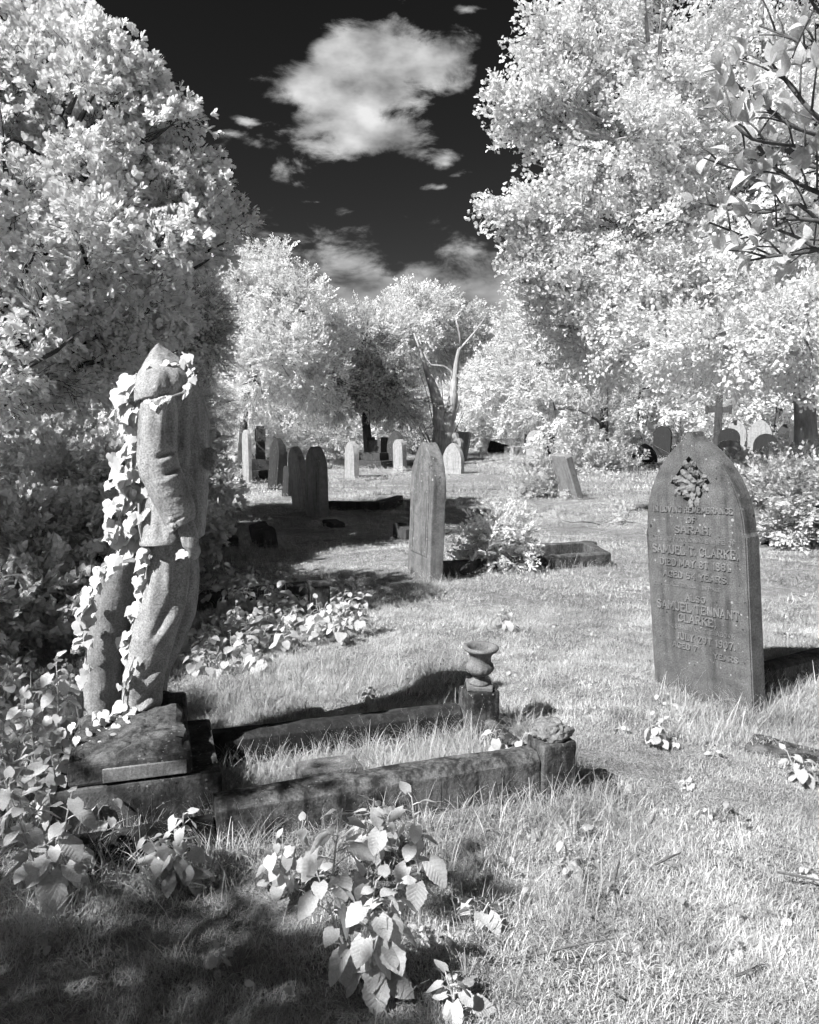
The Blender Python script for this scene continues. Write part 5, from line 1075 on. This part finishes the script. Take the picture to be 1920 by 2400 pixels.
# ------------------------------------------------------------------ large-leaved branches at the upper right
mroot = Vector((3.5, 3.6, 0)); mag = thing('magnolia_tree', 'large-leaved dark-twigged branches hanging before the tall round-leaved tree', 'tree', mroot); rr = random.Random(77)
tb = MB(); tb.tube([mroot, mroot + Vector((0, 0, 1.2)), mroot + Vector((-.1, 0, 2.2)), mroot + Vector((-.2, .05, 3.4)), mroot + Vector((-.2, .1, 4.6))], [.12, .09, .08, .06, .03], 10); tb.build('trunk', 'dark_bark', mag, mroot, True)
def mp(px, py, Y): return atY(px, py, Y)
main = [[(2150, 700), (1990, 640), (1880, 560), (1800, 530), (1735, 560)], [(2150, 620), (1960, 560), (1870, 470), (1800, 500), (1700, 490), (1625, 470)], [(2150, 560), (1990, 480), (1890, 440), (1820, 400), (1780, 350), (1740, 260)], [(2150, 420), (1980, 330), (1900, 260), (1850, 200), (1810, 150)],
        [(2150, 380), (1960, 330), (1860, 300), (1790, 250), (1700, 180)], [(2150, 300), (1990, 200), (1930, 140), (1890, 60)], [(2150, 560), (2000, 560), (1900, 590), (1810, 600), (1760, 610)], [(2150, 470), (1980, 420), (1890, 345), (1760, 330), (1680, 250)], [(2150, 600), (1940, 520), (1850, 510), (1760, 560), (1660, 520)],
        [(2150, 200), (1990, 90), (1920, 30), (1880, -30)], [(2150, 250), (1960, 160), (1860, 90), (1780, 60)], [(2150, 480), (1960, 400), (1850, 380), (1730, 400), (1650, 370)]]
leafn = 0
for bi, pth in enumerate(main):
    Y0 = 3.6 + rr.uniform(-.35, .5); P = [mp(px, py, Y0 + .06 * i * rr.uniform(-1, 1)) for i, (px, py) in enumerate(pth)]
    start = mroot + Vector((-.1, 0, max(1.2, P[0].z - .3))); Q = [start] + P
    fine = []
    for i in range(len(Q) - 1):
        for s in range(4): fine.append(Q[i].lerp(Q[i + 1], s / 4))
    fine.append(Q[-1]); sm = [fine[0]] + [(fine[i - 1] + fine[i] * 2 + fine[i + 1]) / 4 for i in range(1, len(fine) - 1)] + [fine[-1]]
    L_ = len(sm); mb = MB(); mb.tube(sm, [.016 - .0125 * i / L_ for i in range(L_)], 6); br = mb.build('branch', 'twig_bark', mag, mroot, True)
    tips = [(sm[-1], (sm[-1] - sm[-3]).normalized())]
    for i in range(int(L_ * .45), L_ - 2, 1):
        if rr.random() < .8:
            d = (sm[i + 1] - sm[i]).normalized(); o = (Vector((rr.uniform(-1, .3), rr.uniform(-.8, .8), rr.uniform(-.3, 1.0)))).normalized(); e = sm[i] + (d * .5 + o).normalized() * rr.uniform(.08, .2)
            tb = MB(); tb.tube([sm[i], sm[i].lerp(e, .5) + Vector((0, 0, .01)), e], [.005, .004, .003], 5); tb.build('twig', 'twig_bark', br, mroot, True); tips.append((e, (e - sm[i]).normalized()))
    for e, d in tips:
        for k in range(rr.randint(3, 5)):
            if leafn >= 298: break
            a = k * 2 * math.pi / 5 + rr.uniform(-.4, .4); az = math.atan2(d.y, d.x) + math.sin(a) * .9; pit = math.asin(max(-1, min(1, d.z))) + math.cos(a) * .8
            put_leaf(mag, OVAL[rr.randrange(4)], e, az, pit + .15, rr.uniform(-1.2, 1.2), rr.uniform(.055, .10)); leafn += 1

# ------------------------------------------------------------------ fallen twigs and leaves
rr = random.Random(9)
for i, (lab, px, py, L_, a) in enumerate((('thin fallen twig lying in the shade at bottom centre', 1300, 2270, .34, .12), ('short dark stick in the sunlit grass right of the post', 1565, 2040, .12, .5), ('curved dead stalk in the grass below the post', 1445, 2080, .14, 1.2), ('thin twig at the right edge of the sunlit grass', 1880, 2060, .16, -.1), ('dark twig in the bottom right grass', 1760, 2280, .15, .6), ('fallen twig near the lower right of the broken post', 1530, 1920, .10, 1.0))):
    c = at(px, py); c.z = float(gz(c.x, c.y)) + .045; p = [c + Vector((math.cos(a) * t, math.sin(a) * t, .02 * math.sin(9 * t + i))) * 1.0 for t in np.linspace(-L_ / 2, L_ / 2, 6)]
    mb = MB(); mb.tube(p, [.004, .005, .0045, .004, .003, .002], 5); o = mb.build('fallen_twig', 'stick_bark', None, c); o.location = c; tag(o, lab, 'twig')
for k in range(34):
    px, py = rr.uniform(300, 1900), rr.uniform(1880, 2390); c = at(px, py); c.z = float(gz(c.x, c.y)) + .05
    o = link('fallen_leaf', DEAD[k % 3]); o.location = c; o.rotation_euler = (rr.uniform(-.5, .5), rr.uniform(-.5, .5), rr.uniform(0, 6.28)); s = rr.uniform(.025, .045); o.scale = (s, s, s); tag(o, 'small dry leaf fallen in the foreground grass', 'fallen leaf', 'dry leaves fallen in the foreground grass')

for k in range(60):
    px, py = rr.uniform(1000, 1900), rr.uniform(1420, 2250)
    u, v = plot_uv(*at(px, py).xy)
    if -1.9 < u < .3 and -.2 < v < 1.0: continue
    weed('tiny low weed in the sunlit open turf', px, py, rr.uniform(14, 26) * (py - 1000) / 700, rr.randint(4, 7), .024, 800 + k, 'tiny weeds in the sunlit open turf', 2, .03)

# ------------------------------------------------------------------ tree outside the frame that shades the left foreground
SUNLIT = [(at(px, py) + Vector((0, 0, z)), r_) for px, py, z, r_ in ((865, 2330, .16, .22), (850, 2330, .3, .2), (985, 2180, .35, .14), (430, 2110, .18, .24), (110, 2130, .30, .24), (60, 2000, .3, .2), (650, 2110, .16, .15), (850, 2010, .2, .18), (100, 1830, .4, .2), (1160, 1335, .2, .6), (980, 1356, .9, .35))]
SUNLIT += [(S(px, py, -.15), .62) for px, py in ((380, 850), (360, 950), (360, 1050), (380, 1150), (400, 1250), (380, 1350), (270, 1400), (300, 1000), (300, 1200), (260, 1350))] + [(S(px, py, -.15), .5) for px, py in ((350, 1450), (330, 1550), (320, 1600), (250, 1500))]
def lets_sun(p):
    for c, r_ in SUNLIT:
        d = p - c
        if (d - sv * d.dot(sv)).length < r_: return False
    return True

tree('leafy_tree', 'leafy tree just beyond the left edge shading the foreground', (-7.0, 2.4, 0), [(-6.9, 2.4, 1.6), (-6.6, 2.5, 3.2), (-6.2, 2.6, 4.6)], .2,
     [((-5.3, 3.8, 4.7), (1.1, 1.0, .7)), ((-4.7, 3.9, 4.7), (.8, .9, .5)), ((-4.2, -.45, 4.2), (.75, .42, .3)), ((-3.75, -.72, 4.2), (.45, .3, .3)), ((-5.0, -.35, 4.4), (.7, .5, .35)), ((-4.4, .06, 4.2), (.55, .25, .25)), ((-4.4, -1.0, 4.2), (.8, .3, .3)), ((-5.6, .5, 4.4), (.8, .6, .5)), ((-5.9, 2.2, 4.4), (1.0, .8, .8)), ((-6.2, 3.9, 4.6), (1.1, 1.0, .9))], [], 'oak', 2400, 71, gap=.38, gfreq=3.4, nbr=24, scl=(.36, .58), keep=lets_sun, branch_r=.025)
